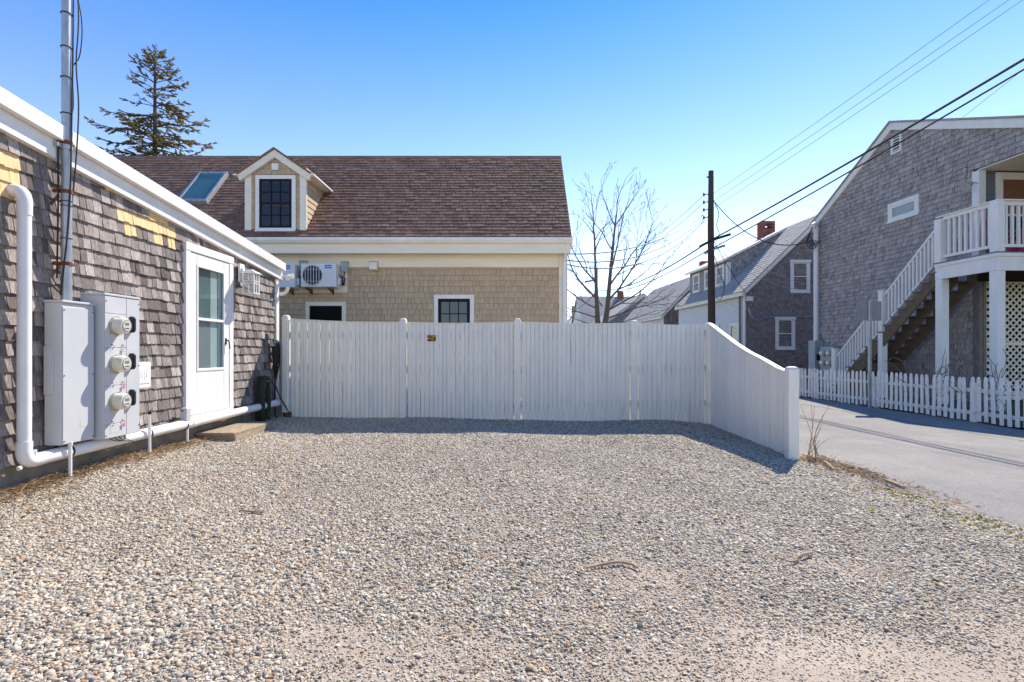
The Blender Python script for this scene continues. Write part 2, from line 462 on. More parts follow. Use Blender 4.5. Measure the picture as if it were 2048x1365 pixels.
# shingle cladding: courses of single tapered pieces on a plane O + U*u + V*v, outward N
def shingles(root, m, O, U, V, N, v0, v1, e, wmin, wmax, span, n_ind=0, thick=0.012, special=None, jit=0.004,
             name='shingle', rest='shingle_siding', parent=None, window=(0, 2048, 0, 1365), gap=.0018, thv=.22, top=None, lean=0.012, over=0.03, split=None):
    rng = random.Random(hash((round(O[0], 2), round(v1, 2), n_ind)) & 0xffff)
    O, U, V, N = Vector(O), Vector(U).normalized(), Vector(V).normalized(), Vector(N).normalized()
    W = world_of(root)
    pieces = []
    v = v0; row = 0
    while v < v1 - 0.01:
        for (a, b) in span(v + e * 0.3):
            u = a - rng.random() * wmax * 0.7
            while u < b:
                wd = rng.uniform(wmin, wmax)
                ua, ub = max(u, a), min(u + wd, b)
                u += wd
                if ub - ua < 0.012: continue
                g = gap * rng.uniform(.5, 1.5)
                j = rng.uniform(-jit, jit); l = rng.uniform(-lean, lean) * (ub - ua)
                ta, tb = v + e + over, v + e + over
                if top:
                    ta, tb = min(ta, top(ua)), min(tb, top(ub))
                    if ta < v + 0.012 or tb < v + 0.012: continue
                th = thick * rng.uniform(1 - thv, 1 + thv)
                curl = rng.uniform(-.002, .002) * thv * 4
                q = [O + U * (ua + g) + V * (v + j - l), O + U * (ub - g) + V * (v + j + l),
                     O + U * (ub - g) + V * (v + j + l) + N * (th + curl), O + U * (ua + g) + V * (v + j - l) + N * (th - curl),
                     O + U * (ua + g) + V * ta, O + U * (ub - g) + V * tb,
                     O + U * (ub - g) + V * tb + N * 0.0025, O + U * (ua + g) + V * ta + N * 0.0025]
                c = O + U * ((ua + ub) / 2) + V * (v + e / 2)
                sp = special(u - wd / 2, v + e / 2) if special else None
                pr = proj(W @ c)
                size = 0
                if pr and window[0] <= pr[0] <= window[1] and window[2] <= pr[1] <= window[3]:
                    size = (ub - ua) * e / ((W @ c).y ** 2) + (1 if sp else 0)
                pieces.append((size, q, sp))
        v += e; row += 1
    pieces.sort(key=lambda t: -t[0])
    flip = U.cross(V).dot(N) < 0
    holder = parent or root
    rest_mb = MB()
    nfs = [(0, 3, 2, 1), (4, 5, 6, 7), (0, 1, 5, 4), (1, 2, 6, 5), (2, 3, 7, 6), (3, 0, 4, 7)]
    if not flip:
        nfs = [f[::-1] for f in nfs]
    for i, (size, q, sp) in enumerate(pieces):
        if i < n_ind and size > 0:
            MB().add(q, nfs).build(name, sp or m, holder)
        else:
            rest_mb.add(q, nfs)
    if rest_mb.v:
        rest_mb.build(rest, m, holder, kind='stuff')
    return len(pieces)


# a window: part of a house with trim, sash, panes
def window(parent, O, U, N, u0, u1, z0, z1, trim=0.09, tm='white', sash='white', pane='pane_dark', cols=1, rows=2, sashw=0.045,
           mun=0.018, proud=0.03, flat=False, sill=True, head=0.0, pane2=None, blind=None):
    O, U, N = Vector(O), Vector(U).normalized(), Vector(N).normalized()
    Z = Vector((0, 0, 1))

    def slab(mb, a, b, c, d, n0, n1):
        q = [O + U * a + Z * c + N * n0, O + U * b + Z * c + N * n0, O + U * b + Z * c + N * n1, O + U * a + Z * c + N * n1]
        mb.hexa(q + [p + Z * (d - c) for p in q])
    f = MB()
    if trim:
        slab(f, u0 - trim, u0, z0 - trim * 0.6, z1, 0, proud)
        slab(f, u1, u1 + trim, z0 - trim * 0.6, z1, 0, proud)
        slab(f, u0 - trim - head, u1 + trim + head, z1, z1 + trim, 0, proud + 0.004 + head)
        slab(f, u0 - trim * (1.0 if sill else .98), u1 + trim * (1.0 if sill else .98), z0 - trim, z0 - trim * 0.6 + .0, 0, proud + (0.03 if sill else 0.002))
        slab(f, u0, u1, z0 - trim * 0.6, z0, 0, proud - 0.002)
    else:
        slab(f, u0 - .01, u1 + .01, z0 - .01, z0, 0, proud)
    fo = f.build('window', tm, parent, bevel=0.003)
    sub = parent if flat else fo
    s = MB()
    sd_ = proud - 0.008
    slab(s, u0, u0 + sashw, z0, z1, 0.002, sd_); slab(s, u1 - sashw, u1, z0, z1, 0.002, sd_)
    slab(s, u0 + sashw, u1 - sashw, z0, z0 + sashw, 0.002, sd_); slab(s, u0 + sashw, u1 - sashw, z1 - sashw, z1, 0.002, sd_)
    zm = (z0 + z1) / 2
    double = rows >= 2
    if double:
        slab(s, u0 + sashw, u1 - sashw, zm - sashw * .5, zm + sashw * .5, 0.002, sd_ + 0.003)
    s.build('sash', sash, sub)
    halves = [(z0 + sashw, zm - sashw * .5), (zm + sashw * .5, z1 - sashw)] if double else [(z0 + sashw, z1 - sashw)]
    rr = max(1, rows // 2) if double else 1
    for hi, (a, b) in enumerate(halves):
        cc = cols; r2 = rr
        for i in range(cc):
            for k in range(r2):
                ua = u0 + sashw + (u1 - u0 - 2 * sashw) * i / cc; ub = u0 + sashw + (u1 - u0 - 2 * sashw) * (i + 1) / cc
                za = a + (b - a) * k / r2; zb = a + (b - a) * (k + 1) / r2
                gm = mun / 2 if (cc > 1 or r2 > 1) else 0
                g = MB(); slab(g, ua + gm, ub - gm, za + gm, zb - gm, 0.003, 0.010)
                g.build('pane', (pane2 if (pane2 and hi == 1) else pane), sub)
        mm = MB()
        for i in range(1, cc):
            uu = u0 + sashw + (u1 - u0 - 2 * sashw) * i / cc
            slab(mm, uu - mun / 2, uu + mun / 2, a, b, 0.002, sd_ - 0.004)
        for k in range(1, r2):
            zz = a + (b - a) * k / r2
            slab(mm, u0 + sashw, u1 - sashw, zz - mun / 2, zz + mun / 2, 0.002, sd_ - 0.006)
        if mm.v: mm.build('muntin', sash, sub)
    return fo


def chimney(parent, x0, x1, y0, y1, z0, z1, hole=False, kind='stuff'):
    core = B(x0 + .012, x1 - .012, y0 + .012, y1 - .012, z0, z1 - (0.45 if hole else 0.02)).build('chimney', 'mortar', parent)
    mb = MB()
    z = z0; k = 0
    while z < z1 - 0.03:
        top_open = hole and (z1 - 0.45 < z < z1 - 0.16)
        off = 0.11 if k % 2 else 0.0
        for (ax, a, b, c, d) in (('x', x0, x1, y0, y0 + .09), ('x', x0, x1, y1 - .09, y1), ('y', y0 + .091, y1 - .091, x0, x0 + .09), ('y', y0 + .091, y1 - .091, x1 - .09, x1)):
            u = a - off
            while u < b:
                p, q = max(u, a), min(u + 0.21, b)
                u += 0.22
                if q - p < 0.02: continue
                if top_open and ax == 'x' and a + (b - a) * .3 < (p + q) / 2 < a + (b - a) * .7: continue
                if ax == 'x': mb.box(p, q, c, d, z, z + 0.062)
                else: mb.box(c, d, p, q, z, z + 0.062)
        z += 0.072; k += 1
    mb.build('brickwork', 'brick', core, kind=kind)
    return core


# ================================================================== THE SETTING
def edge_x(y):            # where the gravel meets the asphalt
    return 3.59 - 0.06 * y + 0.05 * math.sin(y * 2.3) + 0.03 * math.sin(y * 6.1 + 1)


def pick_x(y):            # line of the picket fence
    return 8.10 - 0.036 * y if y < 15 else 7.56 - 0.06 * (y - 15)


def gz(x, y):             # height of the gravel surface
    z = 0.010 * math.sin(x * 1.7 + 0.4 * y) + 0.009 * math.sin(y * 1.9 - x * 0.8 + 1.3) + 0.006 * math.sin(3.7 * x + 2.9 * y)
    d = edge_x(y) - x
    t = min(1, max(0, d / 0.7)); t = t * t * (3 - 2 * t)
    z = z * t - 0.035 * (1 - t)
    dl = min(1, max(0, (x + 4.05) / 0.6))
    z += 0.045 * (1 - dl) ** 2 * (1 if y < 9.2 else 0)
    z += 0.03 * math.exp(-((y - (9.1 - (x + 3.84) * 0.0713)) / 0.35) ** 2) * (1 if -3.9 < x < 3 else 0)
    z += 0.03 * math.exp(-((x - 3.1) / 0.12) ** 2) * (1 if 5.9 < y < 8.6 else 0)
    return z


def sheet(name, xs_of, ys, nx, zf, m):
    mb = MB(); vs_ = []; fs = []
    for y in ys:
        a, b = xs_of(y)
        for i in range(nx + 1):
            x = a + (b - a) * i / nx
            vs_.append((x, y, zf(x, y)))
    for j in range(len(ys) - 1):
        for i in range(nx):
            k = j * (nx + 1) + i
            fs.append((k, k + 1, k + nx + 2, k + nx + 1))
    mb.add(vs_, fs)
    o = mb.build(name, m, smooth=True)
    o['kind'] = 'structure'
    return o


sheet('ground', lambda y: (-600, 600), [-300, 0, 300, 900], 4, lambda x, y: -0.10, 'earth')
sheet('gravel_lot', lambda y: (-4.2, edge_x(y) + 0.06), [i * 0.1 - 4 for i in range(137)], 70, gz, 'sand')
sheet('road', lambda y: (edge_x(min(y, 12)) - 0.06 * max(0, y - 12) - 0.02, pick_x(y) + 0.05), [-25, -10] + [i * 0.5 - 4 for i in range(60)] + [30, 45, 70, 120], 12,
      lambda x, y: -0.042 + 0.004 * math.sin(x * 2 + y) + (0.02 * math.sin((x - 3.3) / 4.5 * math.pi) if y < 40 else 0), 'asphalt')
sheet('yard', lambda y: (pick_x(y) + 0.06, 16.0), [i * 0.5 - 1 for i in range(45)], 14, lambda x, y: -0.03 + 0.02 * math.sin(3 * x + 2 * y), 'soil')
sheet('back_yard', lambda y: (-14, 2.7 - .06 * (y - 9)), [9.65, 10.5, 12, 20, 30], 6, lambda x, y: -0.05, 'earth')

# a dark crack sealed along the shaded side of the road
cr_ = MB()
pp = [(pick_x(y) - 1.15 + 0.03 * math.sin(y * 3) + .02 * math.sin(y * 9), y) for y in [5 + i * 0.15 for i in range(56)]]
for (a, b) in zip(pp[:-1], pp[1:]):
    w1 = 0.006 + 0.005 * abs(math.sin(a[1] * 7))
    rz = lambda x, y: -0.036 + 0.004 * math.sin(x * 2 + y) + 0.02 * math.sin((x - 3.3) / 4.5 * math.pi)
    cr_.add([(a[0] - w1, a[1], rz(*a)), (a[0] + w1, a[1], rz(*a)), (b[0] + w1, b[1], rz(*b)), (b[0] - w1, b[1], rz(*b))], [(0, 1, 2, 3)])
o = cr_.build('road_crack', 'patch'); o['kind'] = 'structure'


# ---- loose gravel: one stuff object, pebbles instanced on a cloud of points
def vnoise(x, y, s):
    return (np.sin(x * s + 1.7) * np.sin(y * s * 1.13 + 0.5) + np.sin(x * s * 2.1 + y * s * 0.9) * 0.6 + np.sin(y * s * 2.7 - x * s * 1.6 + 2) * 0.4) / 2


def gravel():
    rng = np.random.default_rng(5)
    sets = []
    for (y0, y1, step, rmean) in ((0.9, 2.6, 0.0084, 0.0046), (2.6, 4.6, 0.0094, 0.0050), (4.6, 6.6, 0.0108, 0.0057), (6.6, 9.45, 0.0130, 0.0070)):
        xmin, xmax = -4.15, 4.6
        gx, gy = np.meshgrid(np.arange(xmin, xmax, step), np.arange(y0, y1, step))
        x = (gx + rng.uniform(-.5, .5, gx.shape) * step).ravel(); y = (gy + rng.uniform(-.5, .5, gy.shape) * step).ravel()
        k = (np.abs(x) < y * 0.99 + 0.55)
        x, y = x[k], y[k]
        edge = 3.59 - 0.06 * y + 0.05 * np.sin(y * 2.3) + 0.03 * np.sin(y * 6.1 + 1)
        # worn sandy wheel tracks where the stones have been pushed aside
        bare = 0.52 * np.exp(-((y - 1.75 - 0.12 * x) / 0.50) ** 2) * (1 / (1 + np.exp(-(x + .45) * 5)))
        bare += 0.42 * np.exp(-((y - 2.75 - 0.10 * x) / 0.30) ** 2) * (1 / (1 + np.exp(-(x - .55) * 5))) * (1 / (1 + np.exp((x - 2.1) * 5)))
        bare += 0.5 * np.exp(-((y - 2.15) / 0.22) ** 2 - ((x + 0.75) / 0.45) ** 2)
        bare += 0.22 * vnoise(x, y, 2.1) + 0.20 * vnoise(x, y, 5.3) + .10 * vnoise(x, y, 11.3)
        near_edge = np.clip((edge - x) / 0.35, 0, 1)
        bare += 0.55 * (1 - near_edge)
        cov = np.clip(1.04 - bare, 0.16, 1)
        k = (rng.random(x.shape) < cov) & ((x < edge + 0.10 * rng.random(x.shape)) | ((rng.random(x.shape) < .012 * np.exp(-(x - edge) / .35)) & (x < edge + 1.5))) & (x > -4.12)
        x, y, bare = x[k], y[k], bare[k]
        r = rmean * np.exp(rng.normal(0, 0.38, x.shape)) * np.clip(1.06 - 0.75 * np.clip(bare, 0, 1), .34, 1.1)
        r = np.clip(r * (1 + .22 * np.clip(-x - .6, 0, 1) * (y < 2.8)), 0.0020, 0.0135)
        sets.append((x, y, r, bare))
    x = np.concatenate([s[0] for s in sets]); y = np.concatenate([s[1] for s in sets]); r = np.concatenate([s[2] for s in sets]); bare = np.concatenate([s[3] for s in sets])
    n = len(x)
    z = np.array([gz(a, b) for a, b in zip(x, y)]) + rng.uniform(-0.15, 0.75, n) * r * (1 - 0.5 * np.clip(bare, 0, 1))
    me = bpy.data.meshes.new('gravel')
    me.vertices.add(n)
    me.vertices.foreach_set('co', np.stack([x, y, z], 1).ravel())
    sc_ = np.stack([r * rng.uniform(.95, 1.5, n), r * rng.uniform(.75, 1.1, n), r * rng.uniform(.45, .8, n)], 1)
    rot = np.stack([rng.normal(0, .3, n), rng.normal(0, .3, n), rng.uniform(0, 6.283, n)], 1)
    a = me.attributes.new('scl', 'FLOAT_VECTOR', 'POINT'); a.data.foreach_set('vector', sc_.ravel().astype(np.float32))
    a = me.attributes.new('rot', 'FLOAT_VECTOR', 'POINT'); a.data.foreach_set('vector', rot.ravel().astype(np.float32))
    a = me.attributes.new('idx', 'INT', 'POINT'); a.data.foreach_set('value', rng.integers(0, 6, n).astype(np.int32))
    o = bpy.data.objects.new('gravel', me)
    COL.objects.link(o)
    me.materials.append(MT['pebble'])
    ng = bpy.data.node_groups.new('gravel_nodes', 'GeometryNodeTree')
    ng.interface.new_socket('Geometry', in_out='INPUT', socket_type='NodeSocketGeometry')
    ng.interface.new_socket('Geometry', in_out='OUTPUT', socket_type='NodeSocketGeometry')
    N = ng.nodes; L = ng.links
    gi = N.new('NodeGroupInput'); go = N.new('NodeGroupOutput')
    join = N.new('GeometryNodeGeometryToInstance')
    for s in range(6):
        ico = N.new('GeometryNodeMeshIcoSphere'); ico.inputs['Radius'].default_value = 1.0; ico.inputs['Subdivisions'].default_value = 2
        nz = N.new('ShaderNodeTexNoise'); nz.noise_dimensions = '4D'
        nz.inputs['Scale'].default_value = 1.0; nz.inputs['W'].default_value = s * 3.3; nz.inputs['Detail'].default_value = 2.0
        sub = N.new('ShaderNodeVectorMath'); sub.operation = 'SUBTRACT'; sub.inputs[1].default_value = (.5, .5, .5)
        scv = N.new('ShaderNodeVectorMath'); scv.operation = 'SCALE'; scv.inputs['Scale'].default_value = 1.35
        sp = N.new('GeometryNodeSetPosition')
        ss = N.new('GeometryNodeSetShadeSmooth')
        sm = N.new('GeometryNodeSetMaterial'); sm.inputs['Material'].default_value = MT['pebble']
        L.new(nz.outputs['Color'], sub.inputs[0]); L.new(sub.outputs[0], scv.inputs[0])
        L.new(ico.outputs['Mesh'], sp.inputs['Geometry']); L.new(scv.outputs[0], sp.inputs['Offset'])
        L.new(sp.outputs[0], ss.inputs[0]); L.new(ss.outputs[0], sm.inputs[0]); L.new(sm.outputs[0], join.inputs[0])
    iop = N.new('GeometryNodeInstanceOnPoints')
    iop.inputs['Pick Instance'].default_value = True

    def attr(nm, tp):
        q = N.new('GeometryNodeInputNamedAttribute'); q.data_type = tp; q.inputs['Name'].default_value = nm
        return [t for t in q.outputs if t.enabled and t.name == 'Attribute'][0]
    L.new(gi.outputs[0], iop.inputs['Points']); L.new(join.outputs[0], iop.inputs['Instance'])
    L.new(attr('idx', 'INT'), iop.inputs['Instance Index'])
    e2r = N.new('FunctionNodeEulerToRotation')
    L.new(attr('rot', 'FLOAT_VECTOR'), e2r.inputs[0]); L.new(e2r.outputs[0], iop.inputs['Rotation'])
    L.new(attr('scl', 'FLOAT_VECTOR'), iop.inputs['Scale'])
    L.new(iop.outputs[0], go.inputs[0])
    md = o.modifiers.new('pebbles', 'NODES'); md.node_group = ng
    o['kind'] = 'stuff'
    tag(o, 'loose beige and grey pea gravel covering the parking lot', 'gravel')
    print('pebbles', n)


gravel()

# ================================================================== LEFT COTTAGE
WX = -4.05
ctop = lambda y: 3.20 - (y - 4.12) * 0.0977        # top of the sloping fascia
cot = thing('shingled_cottage', 'low cottage with weathered grey shingle wall, fresh yellow patches and white storm door', 'house', (0, 0, 0))
Y0, Y1 = -2.0, 9.25
B(-9.5, WX - 0.03, Y0, Y1 - 0.02, -0.15, 0.255).build('foundation', 'concrete', cot)
MB().prism([(WX - .02, Y0, .255), (WX - .02, Y1, .255), (WX - .02, Y1, ctop(Y1) - .05), (WX - .02, Y0, ctop(Y0) - .05)], (-5.4, 0, 0)).build('wall', 'felt', cot)
DY0, DY1, DZ0, DZ1 = 6.585, 7.71, 0.30, 2.51


def cspan(z):
    if z < DZ1 - .02: return [(Y0, DY0 + .03), (DY1 - .03, Y1 - .10)]
    return [(Y0, Y1 - .10)]


YB = [(4.15, 4.42, 2.44, 2.72), (5.3, 5.78, 2.72, 2.86), (5.5, 5.78, 2.48, 2.62), (5.56, 5.74, 2.34, 2.47), (5.98, 6.34, 2.60, 2.74),
      (5.84, 6.42, 2.48, 2.60), (6.02, 6.2, 2.34, 2.47), (6.3, 6.44, 2.34, 2.47)]
shingles(cot, 'shingle_grey', (WX - .02, 0, 0), (0, 1, 0), (0, 0, 1), (1, 0, 0), 0.225, 3.8, 0.127, 0.048, 0.12, cspan, n_ind=300, thick=0.025, gap=.0026,
         special=lambda u, v: 'shingle_new' if any(a < u < b and c < v < d for a, b, c, d in YB) else None,
         top=lambda u: ctop(u) - .26, window=(-60, 560, 100, 1000), jit=0.006, lean=0.03)
# fascia, two stepped boards, and roof
fa = lambda x0, x1, t0, t1: MB().hexa([(x0, Y0, ctop(Y0) - t0), (x1, Y0, ctop(Y0) - t0), (x1, Y1 + .08, ctop(Y1 + .08) - t0), (x0, Y1 + .08, ctop(Y1 + .08) - t0),
                                       (x0, Y0, ctop(Y0) - t1), (x1, Y0, ctop(Y0) - t1), (x1, Y1 + .08, ctop(Y1 + .08) - t1), (x0, Y1 + .08, ctop(Y1 + .08) - t1)])
fa(WX - .03, WX + .045, .295, .137).build('frieze_board', 'white', cot, bevel=.004)
fa(WX - .03, WX + .105, .135, .0).build('fascia_board', 'white', cot, bevel=.005)
fa(-9.6, WX - .035, .09, .02).build('roof', 'roof_grey', cot)
B(WX - .03, WX + .022, Y1 - .11, Y1, .24, ctop(Y1) - .298).build('corner_board', 'white', cot, bevel=.004)
# storm door with its frame
X = WX
fr = MB()
fr.box(X - .02, X + .035, DY0, DY0 + .10, .30, DZ1 - .10); fr.box(X - .02, X + .035, 7.602, DY1, .30, DZ1 - .10); fr.box(X - .02, X + .04, DY0 - .005, DY1 + .005, DZ1 - .10, DZ1)
fr.box(X - .02, X + .05, DY0 + .1, 7.602, .30, .345)
dr = fr.build('door_frame', 'white', cot, bevel=.004)
d0, d1 = 6.69, 7.598
sl = MB()
sl.box(X - .01, X + .028, d0, d0 + .135, .352, 2.405); sl.box(X - .01, X + .028, d1 - .135, d1, .352, 2.405)
sl.box(X - .01, X + .028, d0 + .135, d1 - .135, 2.25, 2.405); sl.box(X - .01, X + .028, d0 + .135, d1 - .135, .352, .92)
door = sl.build('door', 'white', cot, bevel=.006)
ib = MB()
for (a, b, c, d) in ((d0 + .125, d0 + .155, .90, 2.27), (d1 - .155, d1 - .125, .90, 2.27)): ib.box(X + .028, X + .037, a, b, c, d)
ib.box(X + .028, X + .037, d0 + .155, d1 - .155, 2.235, 2.27); ib.box(X + .028, X + .037, d0 + .155, d1 - .155, .90, .935); ib.box(X - .002, X + .034, d0 + .155, d1 - .155, 1.555, 1.59)
ib.build('glass_stop', 'white', door, bevel=.003)
B(X + .008, X + .013, d0 + .137, d1 - .137, 1.59, 2.248).build('pane', 'glass', door)
B(X + .004, X + .009, d0 + .137, d1 - .137, .922, 1.555).build('pane', 'glass', door)
# inner door seen through the glass
B(X - .019, X - .016, d0 + .02, d1 - .02, .37, 2.39).build('inner_door', 'inner_dark', door)
B(X - .0155, X - .011, d1 - .40, d1 - .24, .9, 2.26).build('inner_stile', 'inner', door)
B(X - .0155, X - .011, d0 + .13, d1 - .405, .9, 1.57).build('insect_screen', 'screen', door)
B(X - .0105, X - .008, d1 - .225, d1 - .14, .9, 2.26).build('inner_stile', 'inner', door)
hd = MB().tube(smooth_path([(X + .03, 7.50, 1.30), (X + .065, 7.50, 1.31), (X + .075, 7.515, 1.27), (X + .075, 7.525, 1.19)], 4), .009, 6)
hd.box(X + .028, X + .04, 7.485, 7.52, 1.25, 1.34)
hd.build('handle', 'dark_steel', door, smooth=True)
B(X + .03, X + .05, 7.66, 7.70, 1.60, 1.70).build('bell_push', 'pvc', cot, bevel=.004)

# ---- wooden step
st = thing('wooden_step', 'low pale weathered wooden step below the storm door', 'step', (-3.80, 7.4, 0))
for i in range(3):
    a = -.245 + i * .165
    B(a, a + .16, -.56, .56, .075, .112).build('plank', 'wood_pale', st, bevel=.004)
B(.215, .25, -.54, .54, -.02, .073).build('front_board', 'wood_pale', st, bevel=.003)
B(-.24, .213, -.54, -.505, -.02, .073).build('end_board', 'wood_pale', st, bevel=.003)
B(-.24, .213, .505, .54, -.02, .073).build('end_board', 'wood_pale', st, bevel=.003)

# ---- white drain pipe: riser, elbows, long run along the foundation
dp = thing('drain_pipe', 'white plastic drain pipe rising up the shingles and running along the foundation', 'pipe', (-3.96, 4.34, 0))
MB().tube([(0, 0, .37), (0, 0, 2.30)], .047, 20).build('riser', 'pvc', dp, smooth=True)
MB().tube(smooth_path([(0, 0, 2.26), (0, 0, 2.38), (-.03, 0, 2.445), (-.10, 0, 2.46)], 5), [.052] * 16, 20).build('top_elbow', 'pvc', dp, smooth=True)
MB().tube(smooth_path([(0, 0, .42), (0, .0, .32), (.0, .05, .255), (0, .22, .258)], 5), [.055] * 16, 20).build('bottom_elbow', 'pvc', dp, smooth=True)
MB().tube([(0, .20, .258), (0, 2.2, .272), (0, 4.62, .29)], .055, 20).build('pipe_run', 'pvc', dp, smooth=True)
MB().tube([(0, 2.22, .272), (0, 2.34, .273)], .061, 20).build('coupling', 'pvc', dp, smooth=True)
MB().tube([(0, 4.56, .29), (-.0, 4.70, .29), (-.06, 4.78, .28)], .060, 20).build('end_elbow', 'pvc', dp, smooth=True)
for y in (.42, 1.46, 2.10): MB().tube([(0, y, .262), (0, y + .02, .262)], .0585, 20).build('strap', 'black', dp, smooth=True)
MB().tube([(.02, -.055, .22), (.02, -.075, .215)], .018, 10).build('clean_out_plug', 'pvc', dp)

# ---- utility cabinet and meter bank
cab = thing('utility_cabinet', 'tall pale grey steel cabinet under the service mast, no meters on it', 'cabinet', (-4.03, 4.604, 0.342))
MB().box(0, .148, 0, .356, 0, 1.235).build('body', 'cabinet', cab, bevel=.004)
B(.1485, .156, .006, .350, .006, 1.20).build('cover', 'cabinet', cab, bevel=.004)
B(-.005, .165, -.008, .362, 1.2355, 1.256).build('lid', 'cabinet', cab, bevel=.004)
hp = B(.0, .085, -.010, -.0005, .44, .86).build('side_hatch', 'cabinet', cab, bevel=.006)
B(.012, .068, -.017, -.0105, .47, .83).build('hatch_panel', 'cabinet', hp, bevel=.004)
for (y, z) in ((.02, 1.17), (.335, 1.17), (.02, .6), (.335, .6), (.02, .03), (.335, .03)): MB().tube([(.156, y, z), (.160, y, z)], .006, 8).build('screw', 'rust', cab)
B(.1565, .1575, .19, .26, .13, .18).build('label_plate', 'label_paper', cab)
bank = thing('meter_bank', 'pale grey steel meter bank with three round glass meters and black latches', 'meter bank', (-3.985, 4.985, 0.33))
MB().box(-.045, .176, 0, .474, 0, 1.35).build('body', 'cabinet', bank, bevel=.004)
B(-.045, .190, -.008, .48, 1.3505, 1.372).build('lid', 'cabinet', bank, bevel=.004)
zs = (1.07, .705, .345)
for (a, b, c, d, nm) in ((.005, .282, 1.185, 1.345, 'cover'), (.005, .282, .86, 1.180, 'cover'), (.005, .282, .50, .855, 'cover'), (.005, .282, .135, .495, 'cover'), (.005, .282, .005, .13, 'cover'), (.287, .470, .005, 1.345, 'side_cover')):
    B(.1765, .184, a, b, c, d).build(nm, 'cabinet', bank, bevel=.0025)
for z in zs:
    me_ = MB().tube([(.184, .145, z), (.198, .145, z)], .090, 28).build('meter', 'meter_ring', bank, smooth=True)
    MB().tube([(.198, .145, z), (.24, .145, z), (.275, .145, z), (.285, .145, z), (.289, .145, z)], [.079, .078, .075, .068, .05], 28).build('glass_cover', 'meter_glass', me_, smooth=True)
    MB().tube([(.2892, .145, z), (.2900, .145, z)], .056, 24).build('dial_rim', 'lcd', me_)
    MB().tube([(.2901, .145, z), (.2915, .145, z)], .050, 24).build('face_plate', 'label_paper', me_)
    B(.292, .294, .120, .170, z + .004, z + .028).build('display', 'lcd', me_)
    B(.292, .2935, .118, .172, z - .030, z - .022).build('barcode_strip', 'dark_steel', me_)
    for (dy, dz) in ((-.075, -.075), (.075, -.075)): MB().tube([(.184, .145 + dy, z + dz), (.189, .145 + dy, z + dz)], .005, 8).build('ring_screw', 'rust', me_)
    la = MB().box(.184, .222, .318, .356, z - .06, z + .10); la.box(.222, .236, .322, .352, z - .045, z + .085)
    la.build('latch', 'black', bank, bevel=.006)
for (z, ts) in ((.885, 0), (.525, 1), (.155, 1)):
    for y in (.09, .225):
        MB().tube([(.184, y, z), (.196, y, z)], .005, 8).build('screw', 'rust', bank)
        MB().tube(smooth_path([(.192, y, z), (.20, y + .01, z - .02), (.195, y - .005, z - .045), (.19, y + .004, z - .03)], 3), .0018, 5).build('seal_wire', 'dark_steel', bank)
    tg = MB().box(.196, .202, .214, .246, z - .065, z - .028)
    tg.build('seal_tag', 'pink' if ts else 'label_paper', bank, bevel=.003)
B(.1845, .1855, .07, .21, .045, .09).build('label_plate', 'label_paper', bank)
for (y, z) in ((.02, 1.30), (.46, 1.30), (.46, .68), (.46, .08), (.02, .03)): MB().tube([(.184, y, z), (.188, y, z)], .006, 8).build('screw', 'rust', bank)
for k in range(4):
    MB().tube(smooth_path([(.09 + k * .02, .16 + .05 * k, .0), (.12, .20 + .05 * k, -.04), (.15 + .01 * k, .26 + .045 * k, -.055 - .01 * k)], 4), .004, 5).build('loose_wire', 'black', bank)
MB().tube([(.10, -.20, .0), (.10, -.20, -.06)], .014, 10).build('conduit_nub', 'pvc', cab)

# ---- service mast with cables
ms = thing('service_mast', 'tall galvanised conduit mast with black cables and rusty straps rising from the grey cabinet', 'mast', (-3.962, 4.752, 1.6))
MB().tube([(0, 0, -.01), (0, 0, .98)], .041, 20).build('lower_pole', 'galv', ms, smooth=True)
MB().tube([(0, 0, .98), (0, 0, 4.6)], .036, 20).build('pole', 'galv', ms, smooth=True)
for z in (.33, .97, 1.405):
    s_ = MB().tube([(0, 0, z - .016), (0, 0, z + .016)], .047, 16); s_.box(-.08, -.03, -.055, -.035, z - .016, z + .016); s_.box(-.08, -.03, .035, .055, z - .016, z + .016)
    s_.tube([(0.01, .04, z), (0.01, .065, z)], .013, 8)
    s_.build('strap', 'rust', ms)
MB().tube([(0, 0, 1.345), (0, 0, 1.385)], .0455, 16).build('clamp', 'galv', ms)
B(-.06, .0, -.09, -.05, 1.35, 1.385).build('clamp_ear', 'galv', ms)
for z in (.55, .84, .88, 1.66, 1.98, 2.25, 2.55): MB().tube([(0, 0, z), (0, 0, z + .008)], .044, 14).build('cable_tie', 'black', ms)
MB().tube(smooth_path([(.04, .02, 4.5), (.04, .03, 3.2), (.042, .02, 2.2), (.045, .0, 1.5), (.045, -.012, 1.0), (.035, -.03, .6), (-.01, -.05, .05)], 8), .007, 6).build('cable', 'black', ms, smooth=True)
MB().tube(smooth_path([(.035, .045, 4.5), (.03, .055, 3.3), (.04, .085, 2.6), (.035, .065, 2.15), (.04, .085, 1.75), (.035, .055, 1.2), (-.02, .05, .6), (-.04, .05, .25), (-.05, .20, .12), (-.06, .5, .10)], 8), .006, 6).build('cable', 'black', ms, smooth=True)
MB().tube(smooth_path([(.035, .04, 2.9), (.045, .115, 2.55), (.04, .10, 2.25), (.02, .05, 2.12)], 8), .005, 6).build('cable', 'black', ms, smooth=True)
MB().tube(smooth_path([(.03, .03, 2.0), (.01, .05, 1.7), (-.02, -.03, 1.5), (-.03, -.05, 1.36), (-.03, -.05, .9), (-.05, -.04, .2)], 8), .007, 6).build('cable', 'black', ms, smooth=True)

